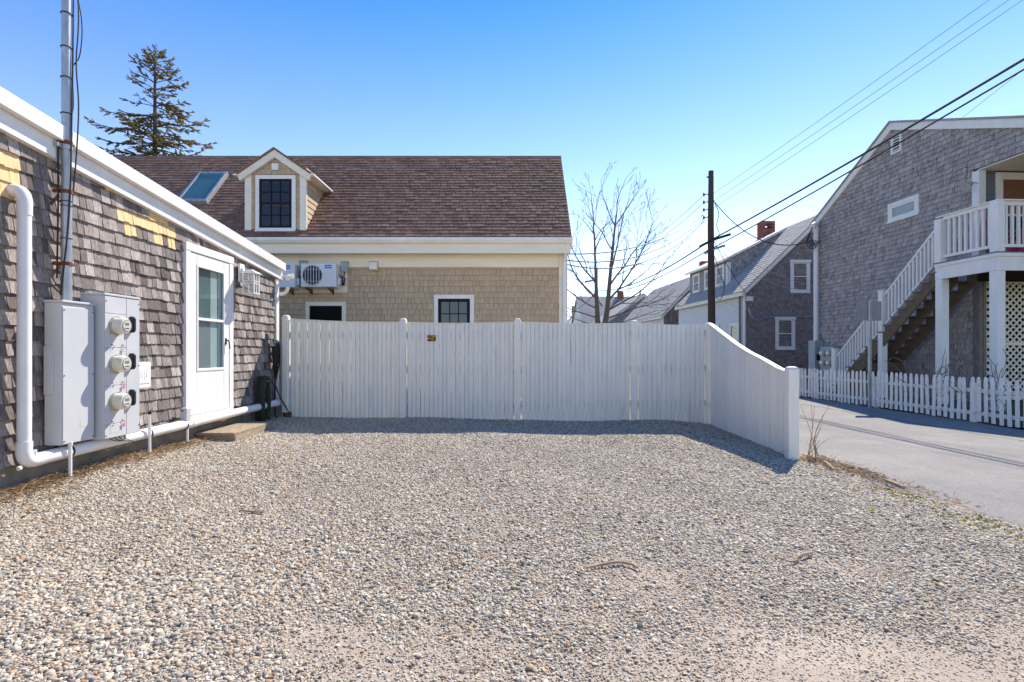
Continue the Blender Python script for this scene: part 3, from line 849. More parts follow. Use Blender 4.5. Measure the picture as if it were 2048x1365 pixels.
# ---- small things on the cottage wall
ub = thing('telephone_box', 'small white plastic telephone box on the shingles beside the meter bank', 'utility box', (-4.03, 5.60, .75))
MB().box(0, .085, 0, .25, 0, .29).build('body', 'pvc', ub, bevel=.02, seg=3)
B(.0855, .091, .03, .22, .06, .23).build('lid_panel', 'pvc', ub, bevel=.008)
em = MB()
for i in range(4): em.box(.0915, .094, .05 + i * .036, .066 + i * .036, .10 + .02 * (i % 2), .19)
em.box(.0915, .0935, .05, .19, .198, .204)
em.build('embossed_mark', 'white', ub, bevel=.002)
for (x, y, h, lab) in ((-3.885, 4.70, .345, 'thin white conduit stub running from the grey cabinet to the gravel'), (-3.885, 5.73, .50, 'thin white conduit stub with black cap in front of the drain pipe')):
    c = thing('conduit_stub', lab, 'conduit', (x, y, 0))
    MB().tube([(0, 0, -.03), (0, 0, h)], .0145, 10).build('pipe', 'pvc', c, smooth=True)
    MB().tube([(0, 0, h - .02), (0, 0, h + .012)], .019, 10).build('cap', 'black' if h > .4 else 'pvc', c)
    if h > .4: MB().tube(smooth_path([(0, 0, h), (.005, .02, h + .03), (.0, .05, h + .02)], 3), .004, 5).build('wire_end', 'black', c)
jb = thing('junction_box', 'little grey junction box on a stub at the corner of the door frame', 'junction box', (-3.935, 6.47, 0))
MB().box(-.06, .02, -.04, .05, .31, .47).build('body', 'cabinet', jb, bevel=.006)
MB().tube([(0.005, 0, -.03), (.005, 0, .31)], .014, 10).build('pipe', 'pvc', jb, smooth=True)
MB().tube([(-.03, -.04, .44), (-.02, -.07, .45), (0, -.09, .44)], .009, 6).build('spout', 'dark_steel', jb)

lt = thing('wall_lantern', 'white square lantern with glass panes on the wall beside the door', 'lantern', (-4.03, 7.93, 2.0))
B(0, .03, -.07, .07, .18, .45).build('back_plate', 'white', lt, bevel=.004)
B(.028, .055, -.035, .035, .20, .40).build('bracket', 'white', lt, bevel=.008)
lx, ly = .17, -.02
MB().box(.05, lx, ly - .02, ly + .02, .325, .345).build('arm', 'white', lt)
ca = MB()
for (a, z0, z1) in ((.105, .300, .318), (.085, .3185, .335), (.05, .3355, .352), (.03, .3525, .365)): ca.box(lx - a, lx + a, ly - a, ly + a, z0, z1)
ca.build('cap', 'white', lt, bevel=.003)
ca = MB()
for sx in (-1, 1):
    for sy in (-1, 1): ca.box(lx + sx * .078 - .008, lx + sx * .078 + .008, ly + sy * .078 - .008, ly + sy * .078 + .008, .012, .30)
for z in (.15, .185):
    for s_ in (-1, 1):
        ca.box(lx + s_ * .078 - .005, lx + s_ * .078 + .005, ly - .07, ly + .07, z, z + .012); ca.box(lx - .07, lx + .07, ly + s_ * .078 - .005, ly + s_ * .078 + .005, z, z + .012)
for s_ in (-1, 1):
    ca.box(lx + s_ * .078 - .005, lx + s_ * .078 + .005, ly - .005, ly + .005, .012, .30); ca.box(lx - .005, lx + .005, ly + s_ * .078 - .005, ly + s_ * .078 + .005, .012, .30)
ca.build('cage', 'white', lt)
B(lx - .095, lx + .095, ly - .095, ly + .095, .0, .012).build('base', 'white', lt, bevel=.003)
for s_ in (-1, 1):
    B(lx + s_ * .066 - .002, lx + s_ * .066 + .002, ly - .068, ly + .068, .013, .30).build('pane', 'lamp_glass', lt)
    B(lx - .064, lx + .064, ly + s_ * .066 - .002, ly + s_ * .066 + .002, .013, .30).build('pane', 'lamp_glass', lt)
MB().tube([(lx, ly, .013), (lx, ly, .12), (lx, ly, .14), (lx, ly, .2), (lx, ly, .22)], [.014, .014, .028, .028, .01], 12).build('bulb', 'label_paper', lt, smooth=True)

# black cord looped over a holder, and a fat bundle of dark cord
cd = thing('cord_hanger', 'black extension cord looped over a wall holder at the cottage corner', 'cord', (-4.03, 8.93, 0))
MB().box(0, .10, -.05, .10, 1.24, 1.33).build('holder', 'cabinet', cd, bevel=.01)
for k in range(7):
    y = -.05 + .025 * k; d = .06 + .012 * (k % 3); L_ = .42 + .05 * ((k * 5) % 4)
    MB().tube(smooth_path([(d, y, 1.34), (d + .04, y - .02, 1.25), (d + .03, y, 1.25 - L_ * .6), (d, y * .3 + .03, 1.24 - L_), (d - .02, y * .3 + .05, 1.24 - L_), (.03, y + .04, 1.1), (.04, y + .02, 1.30), (d, y, 1.34)], 5), .0075, 6).build('loop', 'black', cd, smooth=True)
MB().tube(smooth_path([(.07, .03, .80), (.06, .03, .5), (.07, .02, .2), (.10, -.02, .06), (.20, .05, .03), (.27, .17, .03), (.25, .12, .12), (.12, .05, .42), (.06, .03, .6)], 7), .010, 6).build('cord_tail', 'black', cd, smooth=True)
MB().tube(smooth_path([(.05, .04, .80), (.045, .05, .45), (.06, .0, .12), (.13, .05, .03)], 6), .008, 6).build('cord_tail', 'black', cd, smooth=True)
nb = thing('cord_bundle', 'thick bundle of dark green string lights hung over a peg by the cord', 'string lights', (-4.03, 8.48, 0))
MB().tube([(0, .0, .66), (.16, 0, .69)], .012, 8).build('peg', 'galv', nb)
MB().tube(smooth_path([(.03, .06, .66), (.10, .09, .76), (.16, .08, .77), (.2, .05, .70)], 6), .004, 6).build('wire_hook', 'galv', nb)
rb = random.Random(3)
bun = MB()
for k in range(34):
    x = rb.uniform(.02, .15); w_ = rb.uniform(.05, .12); o1 = rb.uniform(-.02, .02); bl = rb.uniform(.03, .10); br = rb.uniform(.04, .14)
    p = smooth_path([(x + rb.uniform(-.01, .01), -w_ - .02, bl), (x, -w_ - .015, .35), (x, -w_ * .9, .6 + rb.uniform(-.03, .03)), (x, -w_ * .3, .735 + rb.uniform(-.03, .02)), (x, w_ * .4, .73 + rb.uniform(-.03, .02)), (x, w_ * .9, .58), (x + rb.uniform(-.01, .01), w_ + .01, .35), (x, w_, br)], 5)
    p = [q + Vector((0, .008 * math.sin(i * 1.9 + k), 0)) for i, q in enumerate(p)]
    bun.tube(p, .010, 5)
bun.build('cord_loops', 'netcord', nb, smooth=True)
bb = thing('clay_pot', 'small rust brown pot on the ground under the hanging cord', 'pot', (-3.80, 9.03, 0))
MB().tube([(0, 0, 0), (0, 0, .10), (0, 0, .101), (0, 0, .125)], [.05, .066, .074, .075], 16).build('body', 'rust', bb, smooth=True)
ge = thing('corner_floodlight', 'small white twin floodlight under the cottage fascia end', 'floodlight', (-3.93, 9.36, 2.42))
MB().tube([(-.08, -.06, .05), (0, 0, .05)], .012, 8).build('arm', 'white', ge)
MB().tube([(0, 0, .05), (.03, -.05, .03), (.05, -.09, .01)], [.025, .045, .05], 14).build('head', 'white', ge, smooth=True)
MB().tube([(0, 0, .05), (.05, .02, .06), (.09, .03, .05)], [.025, .04, .045], 14).build('head', 'white', ge, smooth=True)
ge2 = thing('gutter_elbow', 'short white gutter elbow at the far cottage corner', 'gutter', (-3.97, 9.30, 2.15))
MB().tube(smooth_path([(-.06, 0, .0), (0, 0, .01), (.05, 0, .06), (.07, 0, .13)], 4), .03, 10).build('elbow', 'white', ge2, smooth=True)

# weathered stockade panel in the gap behind the corner
sf = thing('stockade_panel', 'narrow weathered brown stockade panel in the gap beside the white fence post', 'fence', (-4.02, 9.62, 0))
for i in range(5):
    B(.0 + i * .1, .095 + i * .1, -.012, .012, -.09, 1.58 + .03 * (i % 2)).build('board', 'old_fence', sf, bevel=.004)
for z in (.3, 1.3): B(.0, .5, .0125, .05, z, z + .07).build('rail', 'old_fence', sf)

# ================================================================== WHITE BOARD FENCE
def board_mesh(name, wd, dep, m):        # convex-faced board of unit height, front towards -y
    me = bpy.data.meshes.new(name)
    prof = [(-wd / 2, dep), (-wd / 2, .004), (-wd * .42, -.004), (-wd * .2, -.0085), (wd * .2, -.0085), (wd * .42, -.004), (wd / 2, .004), (wd / 2, dep)]
    n = len(prof)
    vs_ = [(x, y, 0) for x, y in prof] + [(x, y, 1) for x, y in prof]
    fs = [tuple(range(n))[::-1], tuple(range(n, 2 * n))] + [(i, n + i, n + (i + 1) % n, (i + 1) % n) for i in range(n)]
    fs = [f[::-1] if len(f) == 4 else f for f in fs]
    me.from_pydata(vs_, [], fs)
    me.materials.append(MT[m]); me.update()
    return me


def post(parent, x, y, z0, z1, w_, m='fence_white', nm='post'):
    mb = MB(); h = w_ / 2; b = w_ * .22
    mb.hexa([(x - h, y - h, z0), (x + h, y - h, z0), (x + h, y + h, z0), (x - h, y + h, z0), (x - h, y - h, z1 - b), (x + h, y - h, z1 - b), (x + h, y + h, z1 - b), (x - h, y + h, z1 - b)])
    mb.hexa([(x - h, y - h, z1 - b), (x + h, y - h, z1 - b), (x + h, y + h, z1 - b), (x - h, y + h, z1 - b), (x - h + b, y - h + b, z1), (x + h - b, y - h + b, z1), (x + h - b, y + h - b, z1), (x - h + b, y + h - b, z1)])
    return mb.build(nm, m, parent, bevel=.012, seg=2)


fang = math.atan2(-.5, 7.01)
fe = thing('board_fence', 'long white painted board fence with round topped posts across the back of the gravel', 'fence', (-3.84, 9.10, 0), fang)
S = [0, 2.027, 3.94, 5.837, 7.03]
TOPS = [(1.705, 1.640), (1.636, 1.634), (1.634, 1.610), (1.610, 1.580)]
bme = board_mesh('board', .0705, .022, 'fence_white')
rf = random.Random(11)
for i, s in enumerate(S[:4]):
    post(fe, s, -.01, -.1, (1.775, 1.71, 1.70, 1.66)[i], .108)
post(fe, 7.03, .02, -.1, 1.62, .11)
for i in range(4):
    a, b = S[i] + .066, S[i + 1] - .066
    n = int((b - a) / .0735); wd = (b - a) / n
    t0, t1 = TOPS[i]
    for k in range(n):
        x = a + wd * (k + .5); u = (k + .5) / n
        tp = t0 + (t1 - t0) * u - .018 * math.sin(math.pi * u) + rf.uniform(-.003, .003)
        z0 = -.03 + rf.uniform(0, .02)
        o = bpy.data.objects.new('board', bme)
        COL.objects.link(o); o.parent = fe
        o.location = (x, rf.uniform(-.003, .003), z0); o.scale = (wd / .0735 * rf.uniform(.985, 1.0), 1, tp - z0)
        o.rotation_euler = (rf.uniform(-.002, .002), rf.uniform(-.0018, .0018), rf.uniform(-.06, .06))
    cp = MB()
    for k in range(8):
        ua, ub = k / 8, (k + 1) / 8
        za = t0 + (t1 - t0) * ua - .018 * math.sin(math.pi * ua); zb = t0 + (t1 - t0) * ub - .018 * math.sin(math.pi * ub)
        xa, xb = a + (b - a) * ua, a + (b - a) * ub
        cp.hexa([(xa, -.013, za), (xb, -.013, zb), (xb, .045, zb), (xa, .045, za), (xa, -.013, za + .012), (xb, -.013, zb + .012), (xb, .045, zb + .012), (xa, .045, za + .012)])
    cp.build('top_cap', 'fence_white', fe)
    for z in (.28, .85, 1.42):
        B(a - .04, b + .04, .023, .062, z, z + .085).build('rail', 'fence_white', fe)
# swept wing towards the road
wg = thing('swept_fence', 'white board fence wing with top sweeping down to a short end post by the road', 'fence', (3.17, 8.555, 0), math.atan2(-2.725, -.12))
CURVE = [(0, 1.58), (.61, 1.394), (1.11, 1.243), (1.55, 1.13), (1.97, 1.046), (2.41, .944), (2.75, .90)]


def ctopw(s):
    for (a, za), (b, zb) in zip(CURVE[:-1], CURVE[1:]):
        if s <= b: return za + (zb - za) * (s - a) / (b - a)
    return CURVE[-1][1]


Lw = 2.62; n = 37; wd = Lw / n
for k in range(n):
    s = .03 + wd * (k + .5)
    tp = ctopw(s) - .004; z0 = -.04 + rf.uniform(0, .02)
    o = bpy.data.objects.new('board', bme)
    COL.objects.link(o); o.parent = wg
    o.location = (s, rf.uniform(-.002, .002), z0); o.scale = (wd / .0735, 1, tp - z0); o.rotation_euler = (0, 0, rf.uniform(-.03, .03))
cp = MB()
for k in range(24):
    a, b = Lw * k / 24, Lw * (k + 1) / 24
    za, zb = ctopw(a), ctopw(b)
    cp.hexa([(a, -.02, za), (b, -.02, zb), (b, .05, zb), (a, .05, za), (a, -.02, za + .02), (b, -.02, zb + .02), (b, .05, zb + .02), (a, .05, za + .02)])
cp.build('top_cap', 'fence_white', wg)
for z in (.25, .75): B(.0, Lw, .023, .06, z, z + .085).build('rail', 'fence_white', wg)
post(wg, Lw + .085, .01, -.1, .99, .115)
sg = thing('warning_sign', 'tiny black and yellow warning plate screwed to the white board fence', 'sign', (-1.34, 8.897, 1.375), fang)
B(-.068, .068, -.004, 0, -.048, .048).build('plate', 'sign_black', sg)
y_ = MB()
for (a, b, c, d) in ((-.02, .062, .030, .040), (.018, .062, .016, .026), (-.066, -.045, -.024, .006), (-.040, -.034, -.024, .0), (-.012, .0, -.022, .004), (.004, .016, -.022, .004), (.020, .036, -.022, .004), (.008, .056, -.040, -.036)): y_.box(a, b, -.0055, -.0042, c, d)
y_.prism([(-.055, -.0055, .012), (-.02, -.0055, .006), (-.03, -.0055, .018), (-.05, -.0055, .028)], (0, .0012, 0))
y_.build('print', 'sign_yellow', sg)

# ================================================================== TAN HOUSE
th = thing('tan_house', 'tan shingled house with brown roof, gabled dormer and cream trim behind the white fence', 'house', (0, 12.0, 0))
# local y = world Y - 12
WL, WR = -12.5, 1.246
EZ, EY = 3.60, -.40           # eave
RZ, RY = 6.33, 2.20           # ridge
slope = (RZ - EZ) / (RY - EY)
MB().prism([(WL, .02, -.1), (WL, 4.38, -.1), (WL, 4.38, 3.4), (WL, RY, RZ - .12), (WL, .02, 3.4)], (WR - WL - .015, 0, 0)).build('wall', 'felt', th)
w1 = (-1.66, -.943, 1.05, 2.34)
w2 = (-4.545, -3.816, 1.05, 2.18)


def tspan(z):
    cuts = [(w[0] - .08, w[1] + .08) for w in (w1, w2) if z < w[3] + .02]
    if 2.475 < z: cuts.append((-7, -3.69))
    cuts.sort(); out = []; a = WL
    for c in cuts:
        if c[0] > a: out.append((a, c[0]))
        a = max(a, c[1])
    out.append((a, WR - .19))
    return out


shingles(th, 'shingle_tan', (0, .02, 0), (1, 0, 0), (0, 0, 1), (0, -1, 0), -.05, 3.02, .127, .075, .15, tspan, n_ind=300, thick=.030, jit=.0008, lean=.002, gap=.0024, thv=.03,
         window=(560, 1120, 534, 642))
B(WL, WR - .2, -.045, .018, 3.04, 3.33).build('frieze_board', 'trim_cream', th, bevel=.004)
B(WL, WR + .03, EY + .02, .018, 3.332, 3.36).build('soffit', 'trim_cream', th)
B(WL, WR + .03, EY, EY + .018, 3.29, 3.515).build('fascia_board', 'trim_cream', th, bevel=.003)
gt = MB()
gt.prism([(WL, EY - .002, 3.50), (WL, EY - .07, 3.50), (WL, EY - .115, 3.56), (WL, EY - .115, 3.612), (WL, EY - .105, 3.612), (WL, EY - .1, 3.57), (WL, EY - .06, 3.52), (WL, EY - .002, 3.52)], (WR + .06 - WL, 0, 0))
gt.build('gutter', 'white', th)
MB().box(WR - .195, WR - .003, -.03, .019, -.08, 3.328).build('corner_board', 'trim_cream', th, bevel=.004)
ds = MB(); ds.box(WR - .11, WR - .03, -.10, -.035, -.05, 3.15)
ds.hexa([(WR - .11, -.10, 3.15), (WR - .03, -.10, 3.15), (WR - .03, -.035, 3.15), (WR - .11, -.035, 3.15), (WR - .09, EY - .06, 3.51), (WR - .01, EY - .06, 3.51), (WR - .01, EY + .0, 3.51), (WR - .09, EY + .0, 3.51)])
ds.build('downspout', 'pvc', th, bevel=.008)
# roof body, shingles, ridge cap, rake
MB().prism([(WL - .2, EY - .03, EZ - .03), (WL - .2, RY, RZ - .03), (WL - .2, 2 * RY - EY + .03, EZ - .03), (WL - .2, 2 * RY - EY, EZ - .10), (WL - .2, RY, RZ - .11), (WL - .2, EY, EZ - .09)], (WR - WL + .26, 0, 0)).build('roof', 'roof_brown', th)
vv = Vector((0, RY - EY, RZ - EZ)); sl_len = vv.length
nn = Vector((0, -(RZ - EZ), RY - EY)).normalized()
shingles(th, 'roof_brown', (0, EY - .03, EZ - .03), (1, 0, 0), vv, nn, 0, sl_len + .02, .128, .09, .21, lambda v: [(WL - .2, WR + .06)], n_ind=300, thick=.016, gap=.004, jit=.002, lean=.002,
         window=(460, 1140, 316, 484), name='roof_shingle', rest='roof_covering', over=.012)
rc = MB()
x = WL - .2
while x < WR + .06:
    xe = min(x + .3, WR + .065)
    rc.prism([(x, RY - .13, RZ - .12), (x, RY, RZ + .028), (x, RY + .13, RZ - .12), (x, RY, RZ + .01)], (xe - x - .006, 0, 0)); x += .3
rc.build('ridge_cap', 'roof_brown', th)
MB().prism([(WR + .02, EY, EZ - .16), (WR + .02, RY, RZ - .2), (WR + .02, RY, RZ - .06), (WR + .02, EY, EZ - .045)], (.03, 0, 0)).build('rake_board', 'trim_cream', th)
MB().tube([(-2.75, RY + .4, RZ - .4), (-2.75, RY + .4, RZ + .16)], .045, 12).build('vent_pipe', 'pvc', th, smooth=True)
# windows
window(th, (0, .02, 0), (1, 0, 0), (0, -1, 0), *w1, trim=.09, tm='white', sash='black_frame', pane='pane_teal', cols=3, rows=4, proud=.035, sashw=.06, mun=.02)
window(th, (0, .02, 0), (1, 0, 0), (0, -1, 0), *w2, trim=.09, tm='trim_cream', sash='black_frame', pane='pane_black', cols=1, rows=1, proud=.035, sashw=.03)
# dormer
dyf = -.15; dcx = -5.23; hw = .665
zr = lambda y: EZ + (y - EY) * slope          # main roof height
dm = MB().prism([(dcx - hw, dyf, zr(dyf) - .1), (dcx + hw, dyf, zr(dyf) - .1), (dcx + hw, dyf, 5.10), (dcx, dyf, 5.53), (dcx - hw, dyf, 5.10)], (0, 1.9, 0)).build('dormer', 'shingle_tan', th)
shingles(th, 'shingle_tan', (0, dyf, 0), (1, 0, 0), (0, 0, 1), (0, -1, 0), zr(dyf), 5.5, .135, .10, .2,
         lambda z: [(dcx - hw, dcx - .47), (dcx + .47, dcx + hw)] if z < 5.04 else [(dcx - max(.02, hw - (z - 5.1) * 1.5), dcx + max(.02, hw - (z - 5.1) * 1.5))], parent=dm, rest='dormer_siding', thick=.02, gap=.004, jit=.001, lean=.002, thv=.03)
shingles(th, 'shingle_tan', (dcx + hw, 0, 0), (0, 1, 0), (0, 0, 1), (1, 0, 0), zr(dyf), 5.1, .135, .10, .2,
         lambda z: [(dyf, min(1.7, (z - EZ) / slope + EY + .05))], parent=dm, rest='dormer_siding', thick=.02, gap=.004, jit=.001, lean=.002, thv=.03)
for s_ in (-1, 1):
    a, b = sorted((dcx + s_ * hw + s_ * .018, dcx + s_ * (hw - .13)))
    B(a, b, dyf - .03, dyf + .03, zr(dyf - .03) - .02, 5.10).build('corner_board', 'trim_cream', dm, bevel=.004)
    # rake trim and roof slope
    p0 = Vector((dcx, dyf - .1, 5.60)); p1 = Vector((dcx + s_ * .82, dyf - .1, 5.045))
    q = [p0 + Vector((0, 0, -.17)), p0, p1, p1 + Vector((-s_ * .06, 0, -.13))]
    MB().prism(q, (0, .07, 0)).build('rake_board', 'trim_cream', dm, bevel=.004)
    B(*sorted((dcx + s_ * .665, dcx + s_ * .80)), dyf - .09, 1.05, 5.00, 5.03).build('soffit', 'trim_cream', dm)
    yb0 = (5.60 + .02 - EZ) / slope + EY; yb1 = (5.045 + .02 - EZ) / slope + EY
    r_ = MB().hexa([(dcx, dyf - .13, 5.602), (dcx + s_ * .84, dyf - .13, 5.035), (dcx + s_ * .84, yb1 + .1, 5.035), (dcx, yb0 + .1, 5.602),
                    (dcx, dyf - .13, 5.645), (dcx + s_ * .84, dyf - .13, 5.075), (dcx + s_ * .84, yb1 + .1, 5.075), (dcx, yb0 + .1, 5.645)])
    r_.build('dormer_roof', 'roof_brown', dm)
    B(*sorted((dcx + s_ * .81, dcx + s_ * .89)), dyf - .14, yb1 + .12, 5.02, 5.055).build('drip_edge', 'white', dm)
window(dm, (0, dyf, 0), (1, 0, 0), (0, -1, 0), dcx - .36, dcx + .36, 3.89, 4.97, trim=.085, tm='white', sash='black_frame', pane='pane_blue', cols=3, rows=4, proud=.04, sashw=.055, mun=.02, flat=True)
B(dcx - .075, dcx + .075, dyf - .07, dyf - .012, 5.16, 5.31).build('gable_vent', 'white', dm, bevel=.01)
# skylight
k0, k1 = -7.85, -7.14
sky_mb = MB()
sp0 = Vector((0, .55, zr(.55))); sp1 = Vector((0, 1.5, zr(1.5)))
for (a, b, f0, f1) in ((k0, k0 + .06, 0, 1), (k1 - .06, k1, 0, 1), (k0 + .06, k1 - .06, 0, .06), (k0 + .06, k1 - .06, .94, 1)):
    A = sp0.lerp(sp1, f0); C = sp0.lerp(sp1, f1)
    q = [Vector((a, A.y, A.z)), Vector((b, A.y, A.z)), Vector((b, C.y, C.z)), Vector((a, C.y, C.z))]
    sky_mb.hexa(q + [p + nn * .12 for p in q])
so = sky_mb.build('skylight', 'galv', th, bevel=.004)
q = [Vector((k0 + .055, sp0.y, sp0.z)) + nn * .09 + (sp1 - sp0) * .05, Vector((k1 - .055, sp0.y, sp0.z)) + nn * .09 + (sp1 - sp0) * .05, Vector((k1 - .055, sp1.y, sp1.z)) + nn * .09 - (sp1 - sp0) * .05, Vector((k0 + .055, sp1.y, sp1.z)) + nn * .09 - (sp1 - sp0) * .05]
MB().hexa(q + [p + nn * .01 for p in q]).build('pane', 'pane_sky', so)
B(-6.6, -3.69, -.02, .018, 2.475, 3.038).build('mounting_board', 'trim_cream', th, bevel=.003)


# air conditioners
def condenser(x0, z0, lab):
    c = thing('air_conditioner', lab, 'air conditioner', (x0, 11.97, z0), group=None)
    W_, H_, D0, D1 = .77, .515, -.05, -.36
    mb = MB(); cx, cz, rr = .26, .255, .213
    B(0, W_, D1 + .02, D0, 0, H_).build('casing', 'ac_white', c, bevel=.018, seg=2)
    ring = MB(); seg = 32
    vs_ = []; fs = []
    for k in range(seg):
        a = 2 * math.pi * k / seg; ca_, sa = math.cos(a), math.sin(a)
        for (r_, y_) in ((rr + .018, D1 + .018), (rr + .012, D1), (rr, D1), (rr - .002, D1 + .018)): vs_.append((cx + r_ * ca_, y_, cz + r_ * sa))
    for k in range(seg):
        for j in range(3): fs.append((k * 4 + j, k * 4 + j + 1, ((k + 1) % seg) * 4 + j + 1, ((k + 1) % seg) * 4 + j))
    ring.add(vs_, fs).build('fan_ring', 'ac_white', c, smooth=True)
    MB().tube([(cx, D1 + .010, cz), (cx, D1 + .016, cz)], rr - .002, 32).build('fan_recess', 'fan_dark', c)
    fb = MB().tube([(cx, D1 + .0095, cz), (cx, D1 + .004, cz)], .045, 16)
    for k in range(3):
        a0 = k * 2.094 + .4
        p = [(cx + .05 * math.cos(a0), D1 + .009, cz + .05 * math.sin(a0)), (cx + .19 * math.cos(a0 + .15), D1 + .009, cz + .19 * math.sin(a0 + .15)), (cx + .19 * math.cos(a0 + .95), D1 + .009, cz + .19 * math.sin(a0 + .95)), (cx + .05 * math.cos(a0 + 1.1), D1 + .009, cz + .05 * math.sin(a0 + 1.1))]
        fb.prism(p, (0, -.003, 0))
    fb.build('fan', 'black', c)
    for dx in (-.15, -.09, -.03, .03, .09, .15):
        h = math.sqrt(rr * rr - dx * dx)
        MB().tube([(cx + dx, D1 - .002, cz - h), (cx + dx, D1 - .002, cz + h)], .006, 6).build('grille_bar', 'ac_white', c)
    g = MB()
    for dz in (-.13, .13):
        h = math.sqrt(rr * rr - dz * dz); g.tube([(cx - h, D1 + .003, cz + dz), (cx + h, D1 + .003, cz + dz)], .004, 6)
    g.build('grille_hoop', 'ac_white', c)
    bd = B(.525, .675, D1 + .015, D1 + .0205, .405, .48).build('badge', 'blue_badge', c)
    t_ = MB()
    for i, (a, wd_) in enumerate(((.54, .010), (.553, .014), (.571, .010), (.584, .014), (.606, .010), (.62, .014), (.638, .012), (.654, .010))): t_.box(a, a + wd_, D1 + .0135, D1 + .0149, .432, .432 + (.017 if i % 3 else .021))
    t_.build('badge_lettering', 'badge_white', bd)
    for z in (.10, .155, .21, .265): B(.53, .67, D1 + .013, D1 + .0205, z, z + .008).build('louvre', 'ac_white', c)
    B(W_ + .0005, W_ + .06, D0 - .2, D0 - .02, .06, .22).build('valve_cover', 'ac_white', c, bevel=.01)
    for x in (.12, .60):
        br = MB().bar((x, -.02, -.03), (x, -.36, -.025), .03, .025); br.bar((x, -.0, -.11), (x, -.30, -.03), .025, .018); br.box(x - .018, x + .018, -.015, .0, -.13, -.01)
        br.build('bracket', 'rust', c)
    for k in range(3):
        MB().tube(smooth_path([(W_ + .02, -.14, .30 - .05 * k), (W_ + .09, -.16, .22 - .04 * k), (W_ + .05 + .03 * k, -.13, .06), (W_ + .11, -.1, .14 + .03 * k), (W_ + .10, -.03, .25)], 5), .011, 6).build('hose', 'black', c, smooth=True)
    return c


condenser(-4.60, 2.56, 'white outdoor air conditioner with its round fan grille fully in view')
condenser(-5.50, 2.55, 'white outdoor air conditioner half hidden behind the cottage corner')
for (x, z, lab) in ((-3.815, 2.93, 'grey electrical switch box at the end of the condenser mounting board'), (-4.74, 2.95, 'grey electrical switch box between the two white condensers')):
    s_ = thing('switch_box', lab, 'switch box', (x, 11.98, z))
    B(0, .165, -.09, 0, 0, .21).build('body', 'cabinet_blue', s_, bevel=.006)
    B(-.006, .171, -.098, .0, .2105, .232).build('lid', 'cabinet_blue', s_, bevel=.003)
    MB().tube(smooth_path([(.08, -.05, 0), (.06, -.07, -.1), (-.02, -.06, -.16), (-.08, -.05, -.10)], 5), .012, 6).build('conduit', 'black', s_)
vh = thing('vent_hood', 'small white square vent hood on the tan shingles', 'vent', (-3.09, 11.955, 2.98))
MB().prism([(-.085, 0, 0), (-.085, -.09, 0), (-.085, -.09, .03), (-.085, -.06, .17), (-.085, 0, .17)], (.17, 0, 0)).build('hood', 'white', vh, bevel=.006)
B(-.1, .1, -.012, .06, -.03, .19).build('flange', 'shingle_tan', vh)

# ================================================================== BIG SHINGLED HOUSE ACROSS THE ROAD
SR = math.atan(.06)
bh = thing('gabled_house', 'big silvery shingled gable house across the road with raised deck and outside stair', 'house', (11.55, 0, 0), SR)
PK = (15.0, 7.53)


def btop(u):
    return PK[1] - (u - PK[0]) * .567 if u > PK[0] else PK[1] - (PK[0] - u) * .40


FAR, NEAR, PC = 18.42, 7.5, 12.42     # far corner, near end, porch corner
SOF = 5.37
MB().prism([(.02, PC, -.1), (.02, FAR, -.1), (.02, FAR, btop(FAR) - .1), (.02, PK[0], PK[1] - .1), (.02, PC, btop(PC) - .1)], (8, 0, 0)).build('wall', 'felt', bh)
MB().prism([(.02, NEAR, SOF), (.02, PC - .01, SOF), (.02, PC - .01, btop(PC) - .1), (.02, NEAR, btop(NEAR) - .02)] if btop(NEAR) > SOF else [(.02, PK[0] - (PK[1] - SOF) / .40 + .3, SOF), (.02, PC - .01, SOF), (.02, PC - .01, btop(PC) - .1)], (8, 0, 0)).build('porch_gable', 'shingle_blue', bh)


def bspan(z):
    lo = PC + .0 if z < SOF else PK[0] - (PK[1] - z) / .40 - .1
    hi = FAR if z < btop(FAR) else PK[0] + (PK[1] - z) / .567 + .1
    if z < SOF: lo = PC + .12
    out = [(lo, hi)]
    if 4.76 < z < 5.30: out = [(lo, 14.08), (15.15, hi)]
    if 6.66 < z < 7.16: out = [(lo, 14.66), (15.02, hi)]
    return [(a, b) for a, b in out if b - a > .02]


shingles(bh, 'shingle_blue', (.02, 0, 0), (0, 1, 0), (0, 0, 1), (-1, 0, 0), -.05, 7.5, .127, .07, .17, bspan, n_ind=300, thick=.034, gap=.004, top=lambda u: btop(u) - .05,
         window=(1640, 2060, 235, 640), jit=.008, lean=.05)
# soffit, rake boards, roof
ext = lambda u0, u1, a, b, x0, x1: MB().hexa([(x0, u0, btop(u0) + a), (x1, u0, btop(u0) + a), (x1, u1, btop(u1) + a), (x0, u1, btop(u1) + a), (x0, u0, btop(u0) + b), (x1, u0, btop(u0) + b), (x1, u1, btop(u1) + b), (x0, u1, btop(u1) + b)])
for (a, b) in ((PK[0], FAR + .2), (NEAR, PK[0])):
    ext(a, b, -.17, .04, -.06, .015).build('rake_board', 'white', bh, bevel=.004)
    ext(a, b, .042, .09, -.10, 8.1).build('roof', 'roof_grey', bh)
B(-.02, 8, 8.6, PC - .012, SOF - .02, SOF - .002).build('porch_ceiling', 'trim_cream', bh)
B(-.035, .14, PC - .06, PC + .12, 3.0, SOF - .022).build('corner_board', 'white', bh, bevel=.004)
